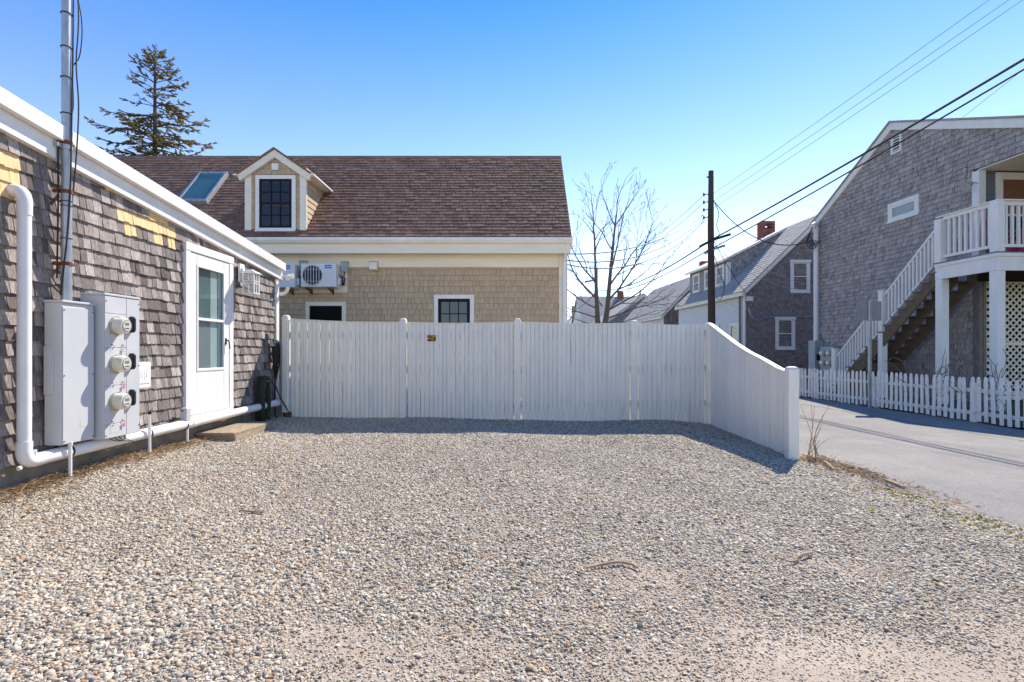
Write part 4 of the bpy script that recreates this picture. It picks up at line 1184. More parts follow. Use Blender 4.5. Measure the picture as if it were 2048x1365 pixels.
# porch wall (faces the camera): grey clapboards and window
cb = MB(); z = 3.0
while z < SOF - .05:
    cb.hexa([(.14, PC - .002, z), (.42, PC - .002, z), (.42, PC - .016, z), (.14, PC - .016, z), (.14, PC - .002, z + .118), (.42, PC - .002, z + .118), (.42, PC - .006, z + .118), (.14, PC - .006, z + .118)]); z += .12
cb.build('porch_clapboard', 'clap_grey', bh)
B(1.6, 8, PC - .02, PC - .002, 3.0, SOF - .022).build('porch_wall', 'clap_grey', bh)
window(bh, (0, PC - .002, 0), (1, 0, 0), (0, -1, 0), .53, 1.5, 3.45, 5.20, trim=.11, tm='white', sash='white', pane='pane_dark', pane2='blind', cols=1, rows=2, proud=.05, sashw=.05)
# small high window and louvre in the gable
window(bh, (.02, 0, 0), (0, 1, 0), (-1, 0, 0), 14.17, 15.06, 4.85, 5.22, trim=.09, tm='white', sash='white', pane='pane_white_reflect', rows=1, proud=.04, sashw=.06)
lv = MB()
for (a, b, c, d) in ((14.66, 14.71, 6.66, 7.16), (14.97, 15.02, 6.66, 7.16), (14.71, 14.97, 6.66, 6.71), (14.71, 14.97, 7.11, 7.16)): lv.box(-.03, .02, a, b, c, d)
lo = lv.build('louvre_vent', 'white', bh)
for k in range(5): MB().hexa([(-.02, 14.71, 6.73 + k * .076), (.015, 14.71, 6.77 + k * .076), (.015, 14.97, 6.77 + k * .076), (-.02, 14.97, 6.73 + k * .076), (-.02, 14.71, 6.745 + k * .076), (.015, 14.71, 6.785 + k * .076), (.015, 14.97, 6.785 + k * .076), (-.02, 14.97, 6.745 + k * .076)]).build('louvre', 'white', lo)
B(.014, .0195, 14.71, 14.97, 6.71, 7.11).build('louvre_back', 'black', lo)
B(-.01, .12, PC - .05, PC + .11, -.1, 2.78).build('lower_corner_board', 'old_fence', bh, bevel=.004)

# ---- deck (attached to the house, still a thing of its own)
dk = thing('raised_deck', 'raised white deck with baluster railing on square posts in front of the gable house', 'deck', (11.55, 0, 0), SR)
DX, D0, D1, DF = -1.2, 10.78, 12.2, 3.16
B(DX + .03, 4.0, D0 + .03, PC - .07, DF - .06, DF - .03).build('deck_underside', 'wood_grey', dk)
for k in range(9):
    y = D0 + .02 + k * .165
    if y + .155 < PC - .06: B(DX - .02, 4.0, y, y + .158, DF - .028, DF).build('deck_board', 'wood_grey', dk)
B(DX, DX + .045, D0 + .046, D1 + .05, DF - .38, DF - .03).build('side_beam', 'white', dk, bevel=.004)
B(DX, 4.0, D0, D0 + .045, DF - .38, DF - .03).build('front_beam', 'white', dk, bevel=.004)
B(DX - .025, 4.0, D0 - .025, D0 - .001, DF - .10, DF - .03).build('front_trim', 'white', dk, bevel=.003)
B(DX - .025, DX - .001, D0, D1 + .05, DF - .10, DF - .03).build('side_trim', 'white', dk, bevel=.003)
for (x, y) in ((DX + .09, D0 + .09), (DX + .09, D1 - .04)):
    B(x - .088, x + .088, y - .088, y + .088, -.1, DF - .382).build('support_post', 'white', dk, bevel=.006)
for (x, y, h) in ((DX + .08, D0 + .08, 1.02), (DX + .07, D1 - .02, .98)):
    B(x - .085, x + .085, y - .085, y + .085, DF + .001, DF + h).build('railing_post', 'white', dk, bevel=.006)
B(DX + .01, DX + .15, D0 - .01, D1 + .05, DF + 1.021, DF + 1.05).build('hand_rail', 'white', dk, bevel=.004)
B(DX + .151, 4.0, D0 - .01, D0 + .15, DF + 1.021, DF + 1.05).build('hand_rail', 'white', dk, bevel=.004)
B(DX + .05, DX + .11, D0 + .166, D1 - .106, DF + .94, DF + 1.02).build('upper_rail', 'white', dk)
B(DX + .05, DX + .11, D0 + .166, D1 - .106, DF + .10, DF + .16).build('lower_rail', 'white', dk)
B(DX + .166, 4.0, D0 + .05, D0 + .11, DF + .94, DF + 1.02).build('upper_rail', 'white', dk)
B(DX + .166, 4.0, D0 + .05, D0 + .11, DF + .10, DF + .16).build('lower_rail', 'white', dk)
bal = MB().box(-.0225, .0225, -.0225, .0225, 0, .776).v
for k in range(8):
    y = D0 + .24 + k * .135
    if y < D1 - .14: B(DX + .0575, DX + .1025, y - .0225, y + .0225, DF + .162, DF + .938).build('baluster', 'white', dk)
for k in range(30):
    x = DX + .26 + k * .135
    B(x - .0225, x + .0225, D0 + .0575, D0 + .1025, DF + .162, DF + .938).build('baluster', 'white', dk)
# lattice skirt under the deck
ls = thing('lattice_skirt', 'cream diagonal lattice panel closing the space under the raised deck', 'lattice', (11.55, 0, 0), SR)
X0, X1, Z0, Z1 = .14, 3.2, .12, 2.76
yl = PC - .03
sp = .155
for d_ in (1, -1):
    k = -int((Z1 - Z0) / sp) - 2
    while k * sp < (X1 - X0) + (Z1 - Z0):
        c = X0 + k * sp
        # line x = c + s*(z - Z0), clipped to the panel
        pts_ = []
        za, zb = Z0, Z1
        f_ = (lambda z: c + (z - Z0)) if d_ > 0 else (lambda z: c + (Z1 - z))
        lo_, hi_ = None, None
        zz = [Z0 + i * (Z1 - Z0) / 60 for i in range(61)]
        ins = [z for z in zz if X0 <= f_(z) <= X1]
        if len(ins) > 3:
            a = (f_(ins[0]), yl - .008 * d_, ins[0]); b = (f_(ins[-1]), yl - .008 * d_, ins[-1])
            MB().bar(a, b, .012, .036, up=(1, 0, -1) if d_ > 0 else (1, 0, 1)).build('lattice_slat', 'trim_cream', ls)
        k += 1
for (a, b) in ((1.30, 1.37), (Z0 - .08, Z0), (Z1 - .02, Z1 + .01)): B(X0, X1, yl - .035, yl - .018, a, b).build('lattice_rail', 'trim_cream', ls)
B(X0 - .06, X0, yl - .04, yl + .02, -.1, Z1).build('lattice_post', 'old_fence', ls)

# ---- outside stair
sr = thing('outside_stair', 'wooden stair with white baluster rail climbing from the yard to the raised deck', 'stair', (11.55, 0, 0), SR)
NR = 17; rise = DF / NR; run = (15.85 - 12.2) / (NR - 1)
for x in (-1.13, -.68, -.23):
    poly = []
    for k in range(NR - 1):
        t = 12.22 + k * run; z = DF - (k + 1) * rise - .035
        poly += [(x, t, z), (x, t + run, z)]
    low = [(x, 15.87, -.05), (x, 15.55, -.05), (x, 12.22, DF - .62)]
    # build as quads per step so that the stringer stays a clean concave shape
    mb = MB()
    for k in range(NR - 1):
        t = 12.22 + k * run; z = DF - (k + 1) * rise - .036
        zb = lambda q: max(-.05, DF - .42 - (q - 12.22) / (15.85 - 12.22) * DF)
        mb.hexa([(x - .02, t, zb(t)), (x + .02, t, zb(t)), (x + .02, t + run, zb(t + run)), (x - .02, t + run, zb(t + run)), (x - .02, t, z), (x + .02, t, z), (x + .02, t + run, z), (x - .02, t + run, z)])
    mb.build('stringer', 'wood_brown', sr)
for k in range(NR - 1):
    t = 12.22 + k * run; z = DF - (k + 1) * rise
    B(-1.20, -.18, t - .015, t + run + .01, z - .035, z).build('tread', 'wood_grey', sr)
zl = lambda t, h: DF - (t - 12.2) / (15.85 - 12.2) * DF + h
xo = -1.10
for (a, b, h0, h1) in ((12.30, 13.86, .86, .93), (14.06, 15.72, .86, .93), (12.30, 13.86, .10, .15), (14.06, 15.72, .10, .15)):
    MB().hexa([(xo - .03, a, zl(a, h0)), (xo + .03, a, zl(a, h0)), (xo + .03, b, zl(b, h0)), (xo - .03, b, zl(b, h0)), (xo - .03, a, zl(a, h1)), (xo + .03, a, zl(a, h1)), (xo + .03, b, zl(b, h1)), (xo - .03, b, zl(b, h1))]).build('rail', 'white', sr)
for (a, b, n) in ((12.36, 13.80, 13), (14.12, 15.66, 14)):
    for k in range(n):
        t = a + (b - a) * (k + .5) / n
        B(xo - .02, xo + .02, t - .02, t + .02, zl(t, .145), zl(t, .865)).build('baluster', 'white', sr)
B(xo - .075, xo + .075, 15.73, 15.88, -.08, 1.22).build('newel_post', 'white', sr, bevel=.005)
B(xo - .085, xo + .085, 15.72, 15.89, 1.2205, 1.25).build('newel_cap', 'white', sr)
B(xo - .075, xo + .075, 13.885, 14.035, -.08, zl(13.96, 1.08)).build('newel_post', 'white', sr, bevel=.005)
B(xo - .085, xo + .085, 13.875, 14.045, zl(13.96, 1.0805), zl(13.96, 1.11)).build('newel_cap', 'white', sr)
B(-1.15, -.21, 14.4, 14.5, .62, .86).build('cross_brace', 'wood_brown', sr)

# ---- things on the deck and the wall
def adirondack(loc, rz, lab):
    c = thing('deck_chair', lab, 'chair', loc, rz)
    for k in range(5): MB().hexa([(-.24 + k * .1, .18, .30), (-.15 + k * .1, .18, .30), (-.15 + k * .1, .44, 1.0 - .05 * abs(k - 2)), (-.24 + k * .1, .44, 1.0 - .05 * abs(k - 2)), (-.24 + k * .1, .20, .30), (-.15 + k * .1, .20, .30), (-.15 + k * .1, .46, 1.0 - .05 * abs(k - 2)), (-.24 + k * .1, .46, 1.0 - .05 * abs(k - 2))]).build('back_slat', 'pinkchair', c)
    for k in range(4): B(-.26, .26, -.30 + k * .12, -.20 + k * .12, .36 - k * .025, .38 - k * .025).build('seat_slat', 'pinkchair', c)
    for s_ in (-1, 1):
        B(s_ * .31 - .06, s_ * .31 + .06, -.36, .34, .55, .575).build('arm', 'pinkchair', c)
        B(s_ * .30 - .02, s_ * .30 + .02, -.30, -.20, 0, .549).build('leg', 'pinkchair', c)
        MB().hexa([(s_ * .27 - .015, -.2, .25), (s_ * .27 + .015, -.2, .25), (s_ * .27 + .015, .5, .0), (s_ * .27 - .015, .5, .0), (s_ * .27 - .015, -.2, .35), (s_ * .27 + .015, -.2, .35), (s_ * .27 + .015, .5, .12), (s_ * .27 - .015, .5, .12)]).build('leg', 'pinkchair', c)
    return c


Wb = world_of(bh)
adirondack(Wb @ Vector((.02, 11.62, DF)), SR + .5, 'pink slatted garden chair on the raised deck beside the corner')
adirondack(Wb @ Vector((.95, 11.45, DF)), SR - .2, 'pink slatted garden chair on the deck under the blind window')
fl = thing('flood_light', 'silver flood lamp on an arm at the porch corner of the gable house', 'lamp', Wb @ Vector((-.02, PC - .02, 4.95)), SR)
MB().tube(smooth_path([(.0, 0, .1), (-.08, -.0, .12), (-.16, 0, .08)], 4), .012, 8).build('arm', 'galv', fl)
MB().tube([(-.15, 0, .10), (-.22, -.02, .06), (-.32, -.04, .0), (-.34, -.045, -.01)], [.04, .06, .11, .11], 16).build('head', 'galv', fl, smooth=True)
MB().tube([(-.0, 0, -.9), (-.0, 0, .1)], .015, 8).build('conduit', 'galv', fl)
mm_ = thing('pipe_mast', 'white plastic service mast with hooded top at the far corner of the gable house', 'mast', Wb @ Vector((-.13, 18.2, 0)), SR)
MB().tube([(0, 0, 1.5), (0, 0, 5.25)], .075, 16).build('pole', 'pvc', mm_, smooth=True)
MB().tube(smooth_path([(0, 0, 5.2), (0, 0, 5.38), (-.06, -.05, 5.46), (-.20, -.1, 5.38)], 4), [.08] * 9 + [.09, .10, .10, .10], 14).build('weather_head', 'pvc', mm_, smooth=True)
for z in (2.0, 3.2, 4.4): MB().tube([(0, 0, z), (0, 0, z + .04)], .082, 16).build('coupling', 'pvc', mm_, smooth=True)
for k in range(4):
    MB().tube(smooth_path([(-.18, -.09, 5.36), (-.35 - .04 * k, -.2, 5.1 - .1 * k), (-.25, -.25, 4.75 - .05 * k), (-.2 + .08 * k, -.15, 4.9)], 5), .014, 5).build('drip_wire', 'black', mm_, smooth=True)
mc = thing('meter_cabinet', 'blue grey steel cabinet with black plate below the white plastic mast', 'cabinet', Wb @ Vector((-.30, 18.0, 0)), SR)
MB().box(0, .30, 0, .36, .0, 1.52).build('body', 'cabinet_blue', mc, bevel=.008)
B(.05, .19, -.012, -.0005, .86, 1.06).build('plate', 'black', mc)
m6 = thing('six_meter_panel', 'blue grey panel with six round electric meters behind the picket fence', 'meter bank', Wb @ Vector((-.22, 17.15, 0)), SR)
MB().box(0, .22, 0, .70, .0, 1.32).build('body', 'cabinet_blue', m6, bevel=.008)
for i in range(2):
    for k in range(3):
        y, z = .18 + .33 * i, 1.10 - .32 * k
        q_ = MB().tube([(-.001, y, z), (-.03, y, z)], .10, 18).build('meter', 'meter_ring', m6, smooth=True)
        MB().tube([(-.031, y, z), (-.10, y, z), (-.115, y, z)], [.088, .085, .06], 18).build('glass_cover', 'meter_glass', q_, smooth=True)
        MB().tube([(-.031, y + .11, z - .02), (-.06, y + .11, z - .02)], .03, 10).build('red_tag', 'rust', q_)

# ================================================================== PICKET FENCE, ROAD SIGN
pf = thing('picket_fence', 'low white picket fence with rounded tips along the far side of the road', 'fence', (0, 0, 0))
pm = bpy.data.meshes.new('picket')
prof = [(-.034, 0), (.034, 0), (.034, .66), (.024, .715), (.010, .74), (-.010, .74), (-.024, .715), (-.034, .66)]
n = len(prof)
pm.from_pydata([(-.011, y, z) for y, z in prof] + [(.011, y, z) for y, z in prof], [], [tuple(range(n)), tuple(range(n, 2 * n))[::-1]] + [(i, n + i, n + (i + 1) % n, (i + 1) % n) for i in range(n)])
pm.materials.append(MT['picket_white']); pm.update()
y = 6.3; k = 0
while y < 14.75:
    o = bpy.data.objects.new('picket', pm); COL.objects.link(o); o.parent = pf
    o.location = (pick_x(y) + R.uniform(-.006, .006), y, -.015 + R.uniform(-.012, .014)); o.rotation_euler = (R.uniform(-.02, .02), R.uniform(-.02, .02), .036 + R.uniform(-.05, .05))
    o.scale = (1, R.uniform(.78, .9), R.uniform(.975, 1.02))
    y += .129 + R.uniform(-.008, .008); k += 1
for z in (.12, .50):
    MB().bar((pick_x(6.2) + .035, 6.2, z), (pick_x(14.8) + .035, 14.8, z), .035, .06).build('rail', 'picket_white', pf)
for y in (6.9, 9.1, 11.4, 13.6):
    B(pick_x(y) + .055, pick_x(y) + .135, y - .04, y + .04, -.1, .62).build('post', 'picket_white', pf, bevel=.004)
rs = thing('road_sign', 'blank grey back of a road sign on a galvanised post by the pickets', 'sign', (pick_x(11.35) - .10, 11.35, -.05), .06)
mb = MB(); mb.box(-.03, .03, .0, .004, -.1, 2.28); mb.box(-.034, -.03, -.02, .004, -.1, 2.28); mb.box(.03, .034, -.02, .004, -.1, 2.28)
mb.build('post', 'galv', rs)
B(-.27, .27, .0045, .0075, 1.86, 2.27).build('plate', 'sign_grey', rs)
for z in (1.95, 2.18): MB().tube([(0, -.008, z), (0, -.001, z)], .01, 8).build('bolt', 'galv', rs)

# ================================================================== HOUSES DOWN THE ROAD
def gable_house(name, label, loc, rz, w_, l_, ez, rise_, wm, rm, side=None, over=.18, trim='trim_cream', chim=None, course=.13):
    h = thing(name, label, 'house', loc, rz)
    pitch = rise_ / (w_ / 2)
    MB().prism([(.02, .02, -.1), (w_ - .02, .02, -.1), (w_ - .02, .02, ez), (w_ / 2, .02, ez + rise_ - .03), (.02, .02, ez)], (0, l_ - .04, 0)).build('wall', 'felt' if wm.startswith('shingle') else wm, h)

    def gs(z):
        if z < ez: return [(.0, w_)]
        d = (z - ez) / pitch
        return [(d - .05, w_ - d + .05)] if w_ - 2 * d > .1 else []
    shingles(h, wm, (0, .02, 0), (1, 0, 0), (0, 0, 1), (0, -1, 0), -.05, ez + rise_ - .1, course, .09, .18, gs, n_ind=0, thick=.026, gap=.005, top=lambda u: ez + min(u, w_ - u) * pitch + .01, jit=.003)
    if side:
        mb = MB(); z = -.05
        while z < ez - .2:
            mb.hexa([(.019, 0, z), (-.026, 0, z), (-.026, l_, z), (.019, l_, z), (.019, 0, z + .108), (.006, 0, z + .108), (.006, l_, z + .108), (.019, l_, z + .108)][::1]); z += .11
        mb.build('clapboard_siding', side, h, kind='stuff')
    dx = over
    for s_ in (0, 1):
        X_ = lambda x: x if s_ == 0 else w_ - x
        zz = lambda x: ez + x * pitch
        vs_ = [(X_(-dx), -.15, zz(-dx) + .03), (X_(w_ / 2), -.15, zz(w_ / 2) + .03), (X_(w_ / 2), l_ + .15, zz(w_ / 2) + .03), (X_(-dx), l_ + .15, zz(-dx) + .03)]
        vs2 = [(a, b, c + .06) for a, b, c in vs_]
        ro = MB().hexa(vs_ + vs2 if s_ == 0 else vs_[::-1] + vs2[::-1]).build('roof', rm, h)
        if s_ == 0:
            V_ = Vector((w_ / 2 + dx, 0, pitch * (w_ / 2 + dx))); N_ = Vector((-pitch, 0, 1))
            shingles(h, rm, (-dx, 0, zz(-dx) + .09), (0, 1, 0), V_, N_, 0, V_.length, .20, .25, .5, lambda v: [(-.15, l_ + .15)], thick=.014, parent=ro, rest='roof_covering', jit=.003)
        # rake boards both ends, fascia along the eave
        for yb in (-.16, l_ + .12):
            MB().prism([(X_(-dx), yb, zz(-dx) - .16), (X_(w_ / 2), yb, zz(w_ / 2) - .18), (X_(w_ / 2), yb, zz(w_ / 2) + .035), (X_(-dx), yb, zz(-dx) + .035)], (0, .04, 0)).build('rake_board', trim, h)
        B(*sorted((X_(-dx - .03), X_(-dx + .01))), -.12, l_ + .12, zz(-dx) - .12, zz(-dx) + .05).build('fascia_board', trim, h)
        B(*sorted((X_(-.03), X_(.03))), -.012, .12, -.05, ez - .05).build('corner_board', 'white', h)
        B(*sorted((X_(-.025), X_(.015))), .121, l_ - .05, ez - .28, ez - .04).build('frieze_board', trim, h)
    if chim: chimney(h, *chim)
    return h


bl = gable_house('clapboard_house', 'house with brown shingled gable end, white clapboard side and long shed dormer', (10.46, 24, 0), SR, 7.0, 8.0, 3.94, 3.33, 'shingle_brown', 'roof_grey', side='clap_white')
chimney(bl, 3.2, 3.85, 4.3, 4.95, 6.7, 8.15, hole=True)
window(bl, (0, .02, 0), (1, 0, 0), (0, -1, 0), 2.22, 2.90, 3.92, 5.18, trim=.12, pane='pane_green', rows=2, head=.03, proud=.05)
window(bl, (0, .02, 0), (1, 0, 0), (0, -1, 0), 1.52, 2.20, 1.35, 2.60, trim=.12, pane='pane_green', rows=2, head=.03, proud=.05)
for t in (.55, 2.65): window(bl, (-.012, 0, 0), (0, 1, 0), (-1, 0, 0), t, t + .75, 1.0, 2.38, trim=.11, pane='pane_green', rows=2, proud=.05)
window(bl, (-.012, 0, 0), (0, 1, 0), (-1, 0, 0), 5.5, 6.3, .2, 2.2, trim=.14, pane='trim_cream', rows=1, proud=.05, head=.03)
# shed dormer
p_ = 3.33 / 3.5
xd = .53; t0, t1 = 2.8, 7.6
sdm = MB().prism([(xd, t0, 3.94 + xd * p_ - .1), (3.45, t0, 3.94 + 3.45 * p_ - .1), (3.45, t0, 7.16), (xd, t0, 5.72)], (0, t1 - t0, 0)).build('shed_dormer', 'shingle_blue', bl)
shingles(bl, 'shingle_blue', (0, t0, 0), (1, 0, 0), (0, 0, 1), (0, -1, 0), 4.4, 7.1, .13, .09, .18, lambda z: [(max(xd, (z - 5.72) / 1.44 * 2.92 + xd - .05), min(3.4, (z - 3.94) / p_))], parent=sdm, rest='dormer_siding', thick=.026, gap=.005)
shingles(bl, 'shingle_blue', (xd, 0, 0), (0, 1, 0), (0, 0, 1), (-1, 0, 0), 4.45, 5.7, .13, .09, .18, lambda z: [(t0, t1)], parent=sdm, rest='dormer_siding', thick=.026, gap=.005)
MB().prism([(.28, t0 - .15, 5.66), (3.52, t0 - .15, 7.30), (3.52, t0 - .15, 7.42), (.28, t0 - .15, 5.78)], (0, t1 - t0 + .3, 0)).build('dormer_roof', 'trim_cream', sdm)
B(xd - .03, xd + .16, t0 - .03, t0 + .14, 4.42, 5.64).build('corner_board', 'white', sdm)
MB().tube(smooth_path([(xd - .06, t0 + .3, 5.62), (xd - .07, t0 + .3, 4.75), (xd - .2, t0 + .3, 4.6), (xd - .35, t0 + .25, 4.45)], 4), .05, 8).build('downspout', 'pvc', sdm)
for t in (3.25, 4.65, 6.25): window(sdm, (xd, 0, 0), (0, 1, 0), (-1, 0, 0), t, t + .75, 4.62, 5.52, trim=.09, pane='pane_white_reflect', rows=2, flat=True, proud=.05)
MB().tube([(-.09, .3, -.05), (-.09, .3, 3.6), (-.16, .28, 3.85)], .045, 8).build('downspout', 'old_fence', bl)
MB().tube(smooth_path([(.15, -.05, 3.1), (.25, -.06, 2.75), (.6, -.06, 2.55), (1.2, -.06, 2.72), (3.4, -.06, 2.75)], 6), .025, 6).build('conduit', 'galv', bl, smooth=True)
B(.05, .3, -.16, -.02, 3.42, 3.62).build('bracket_box', 'white', bl)

gable_house('grey_roof_house', 'small house with plain pale grey roof between the clapboard house and the bare tree', (10.2, 36, 0), SR, 5.2, 10, 3.7, 2.7, 'shingle_brown', 'roof_grey', side='clap_white')
g3 = gable_house('dark_gable_house', 'distant dark shingled gable house with white edged pale roof', (8.9, 50, 0), SR, 7.0, 12, 4.0, 2.5, 'shingle_blue', 'roof_grey')
window(g3, (0, .02, 0), (1, 0, 0), (0, -1, 0), 2.6, 3.5, 4.0, 5.0, trim=.14, rows=2, proud=.05)
# house turned sideways: ridge runs across the view
g4 = gable_house('ridge_chimney_house', 'distant white gabled house with grey roof and brick chimney behind the bare tree', (14.3, 58, 0), SR + math.pi / 2, 7.5, 6.6, 4.2, 3.2, 'clap_white', 'roof_grey')
chimney(g4, 3.4, 4.0, 1.3, 1.9, 6.9, 8.1)
window(g4, (0, 6.6 - .02, 0), (1, 0, 0), (0, 1, 0), 2.4, 3.2, 4.2, 5.4, trim=.14, rows=2, proud=.05)
g5 = gable_house('cupola_house', 'far house with white cupola and finial above its roof', (15.2, 76, 0), SR, 8.0, 9, 4.5, 3.4, 'shingle_brown', 'roof_grey')
cu = B(3.3, 4.7, 2.3, 3.7, 7.2, 8.0).build('cupola', 'white', g5)
for (a, b) in ((3.35, 2.35), (4.5, 2.35), (3.35, 3.5), (4.5, 3.5)): B(a, a + .15, b, b + .15, 8.001, 8.9).build('cupola_post', 'white', cu)
B(3.1, 4.9, 2.1, 3.9, 8.9, 9.05).build('cupola_eave', 'white', cu)
MB().tube([(4, 3, 9.05), (4, 3, 9.3), (4, 3, 9.9), (4, 3, 10.0), (4, 3, 10.2), (4, 3, 10.3)], [1.0, .4, .08, .16, .16, .02], 8).build('cupola_cap', 'roof_grey', cu)
g6 = thing('hip_roof_house', 'far small house with tan hipped roof and chimney beside the tan house corner', 'house', (8.4, 80, 0), SR)
B(0, 3.6, 0, 5, -.1, 5.2).build('wall', 'shingle_blue', g6)
MB().add([(-.3, -.3, 5.2), (3.9, -.3, 5.2), (3.9, 5.3, 5.2), (-.3, 5.3, 5.2), (1.6, 2, 7.4), (2, 3, 7.4)], [(0, 1, 4), (1, 2, 5, 4), (2, 3, 5), (3, 0, 4, 5), (0, 3, 2, 1)]).build('roof', 'trim_cream', g6)
B(-.05, 3.65, -.05, 0, 4.2, 5.19).build('frieze_board', 'white', g6)
chimney(g6, 1.0, 1.6, 2.0, 2.6, 6.6, 8.2)
g7 = gable_house('blue_roof_house', 'far low house with dark gable peeking over the fence beside the bare tree', (8.2, 64, 0), SR + .1, 5.0, 8, 3.2, 2.3, 'shingle_blue', 'roof_grey')
g8 = gable_house('hidden_chimney_house', 'far house showing only a brick chimney behind the utility pole', (16.8, 46, 0), SR, 6, 6, 4.6, 2.6, 'shingle_brown', 'roof_grey', chim=(.45, 1.05, 2.2, 2.8, 4.6, 9.35))

# ================================================================== UTILITY POLES AND WIRES
def wire(label, a, b, sag, r, name='overhead_wire', n=24, m='black', group=None, mid=None):
    a, b = Vector(a), Vector(b)
    pts_ = [a.lerp(b, i / n) + Vector((0, 0, -4 * sag * (i / n) * (1 - i / n))) for i in range(n + 1)]
    o = MB().tube(pts_, r, 5).build(name, m, smooth=True)
    tag(o, label, 'wire', group)
    return o


P1 = Vector((7.84, 21.0, 0)); P2 = Vector((6.59, 41.7, 0)); P0 = Vector((9.35, -7, 0))
up = thing('utility_pole', 'dark brown wooden utility pole with insulators behind the fence corner', 'pole', P1)
MB().tube([(.02, 0, -.1), (0, 0, 3), (-.03, 0, 6), (-.02, 0, 8.25)], [.155, .14, .12, .098], 14).build('pole', 'pole_wood', up, smooth=True)
for k, z in enumerate((7.35, 7.05, 6.75, 6.45)):
    MB().tube([(-.1, 0, z), (-.32, -.05, z - .05)], .018, 6).build('bracket', 'dark_steel', up)
    MB().tube([(-.32, -.05, z - .10), (-.32, -.05, z - .03), (-.32, -.05, z + .03)], [.035, .042, .02], 8).build('insulator', 'dark_steel', up)
MB().tube([(-.13, -.03, 8.0), (-.2, -.05, 8.0)], .03, 6).build('pole_step', 'dark_steel', up)
MB().tube(smooth_path([(.12, 0, 7.0), (.28, 0, 6.6), (.2, 0, 6.1), (.3, 0, 5.8), (.12, -.05, 5.5)], 5), .014, 5).build('drop_wire', 'black', up)
MB().tube(smooth_path([(.12, 0, 4.9), (.3, 0, 4.3), (.5, 0, 3.7), (.35, 0, 3.2), (.15, -.05, 3.3)], 5), .014, 5).build('drop_wire', 'black', up)
MB().tube([(-.4, .2, 5.32), (0, -.16, 5.52), (.55, -.5, 5.66)], .05, 6).build('cable_splice', 'black', up)
MB().tube([(-.2, .2, 5.05), (.1, -.16, 5.18), (.4, -.35, 5.26)], .045, 6).build('cable_splice', 'galv', up)
u2 = thing('far_utility_pole', 'distant thin grey utility pole standing beside the bare tree trunk', 'pole', P2)
MB().tube([(0, 0, -.1), (0, 0, 7.7)], [.14, .10], 10).build('pole', 'pole_wood', u2, smooth=True)
MB().tube([(-.9, 0, 6.6), (-.1, 0, 6.75), (.0, 0, 6.8)], [.09, .05, .04], 8).build('street_lamp_arm', 'galv', u2)
# heavy cables along the road
wire('thickest black cable above the road between pole and gable house, upper of a pair', P1 + Vector((0, -.16, 5.55)), Vector((9.55, -7, 7.45)), .32, .026, 'overhead_cable')
wire('lower black cable of the pair above the road between pole and gable house', P1 + Vector((0, -.16, 5.2)), Vector((9.65, -7, 7.58)), .32, .019, 'overhead_cable')
wire('thick black cable running on from the pole to the far pole', P1 + Vector((-.05, .14, 5.52)), P2 + Vector((0, -.12, 5.9)), .55, .03, 'overhead_cable')
wire('thinner black cable just below the thick one running to the far pole', P1 + Vector((-.05, .14, 5.2)), P2 + Vector((0, -.12, 5.8)), .55, .02, 'overhead_cable')
wire('black cable dropping away beyond the far pole', P2 + Vector((0, .12, 5.8)), (5.2, 70, 6.3), .9, .03, 'overhead_cable')
for k, (z, e, xe) in enumerate(((7.30, 11.15, 13.45), (7.0, 11.7, 14.6), (6.72, 12.2, 15.4))):
    wire(('uppermost', 'middle', 'lowest')[k] + ' of three thin wires from the pole insulators up over the road', P1 + Vector((-.02, -.1, z)), (xe, -7, e), .3, .006, group='three thin wires over the road')
wire('thin high wire from the pole top insulator on to the far pole', P1 + Vector((-.3, 0, 7.3)), P2 + Vector((0, -.1, 7.5)), .5, .009)
wire('second thin high wire a little lower on to the far pole', P1 + Vector((-.3, 0, 7.0)), P2 + Vector((0, -.1, 7.2)), .5, .009)
wire('single faint wire crossing the sky from the clapboard house to over the road', (14.2, 26, 6.6), (13.8, 0, 12.3), .2, .006)
for k, (z, h) in enumerate(((6.55, 3.70), (6.4, 3.60), (6.3, 3.56))):
    wire(('tautest and highest', 'middle', 'slackest and lowest')[k] + ' of three black service wires from the pole to the tan house', P1 + Vector((-.3, -.05, z)), (1.32, 13.9 + .3 * k, h), (.45, .62, .78)[k], .016, group='service wires to the tan house')
wire('slack black service wire from the pole to the white plastic mast', P1 + Vector((.05, -.1, 7.05)), Wb @ Vector((-.33, 18.0, 4.9)), .75, .017)
wire('thin drop wire from the pole to the clapboard house eave', P1 + Vector((.1, 0, 5.5)), (10.42, 23.8, 3.75), .12, .012)
wire('pale thin wire from the pole past the clapboard house window', P1 + Vector((.1, -.1, 5.5)), Wb @ Vector((-.1, 18.3, 3.35)), .2, .008, m='galv')
wire('second pale thin wire from the pole past the clapboard house window', P1 + Vector((.1, -.1, 5.3)), Wb @ Vector((-.1, 18.3, 3.25)), .45, .008, m='galv')

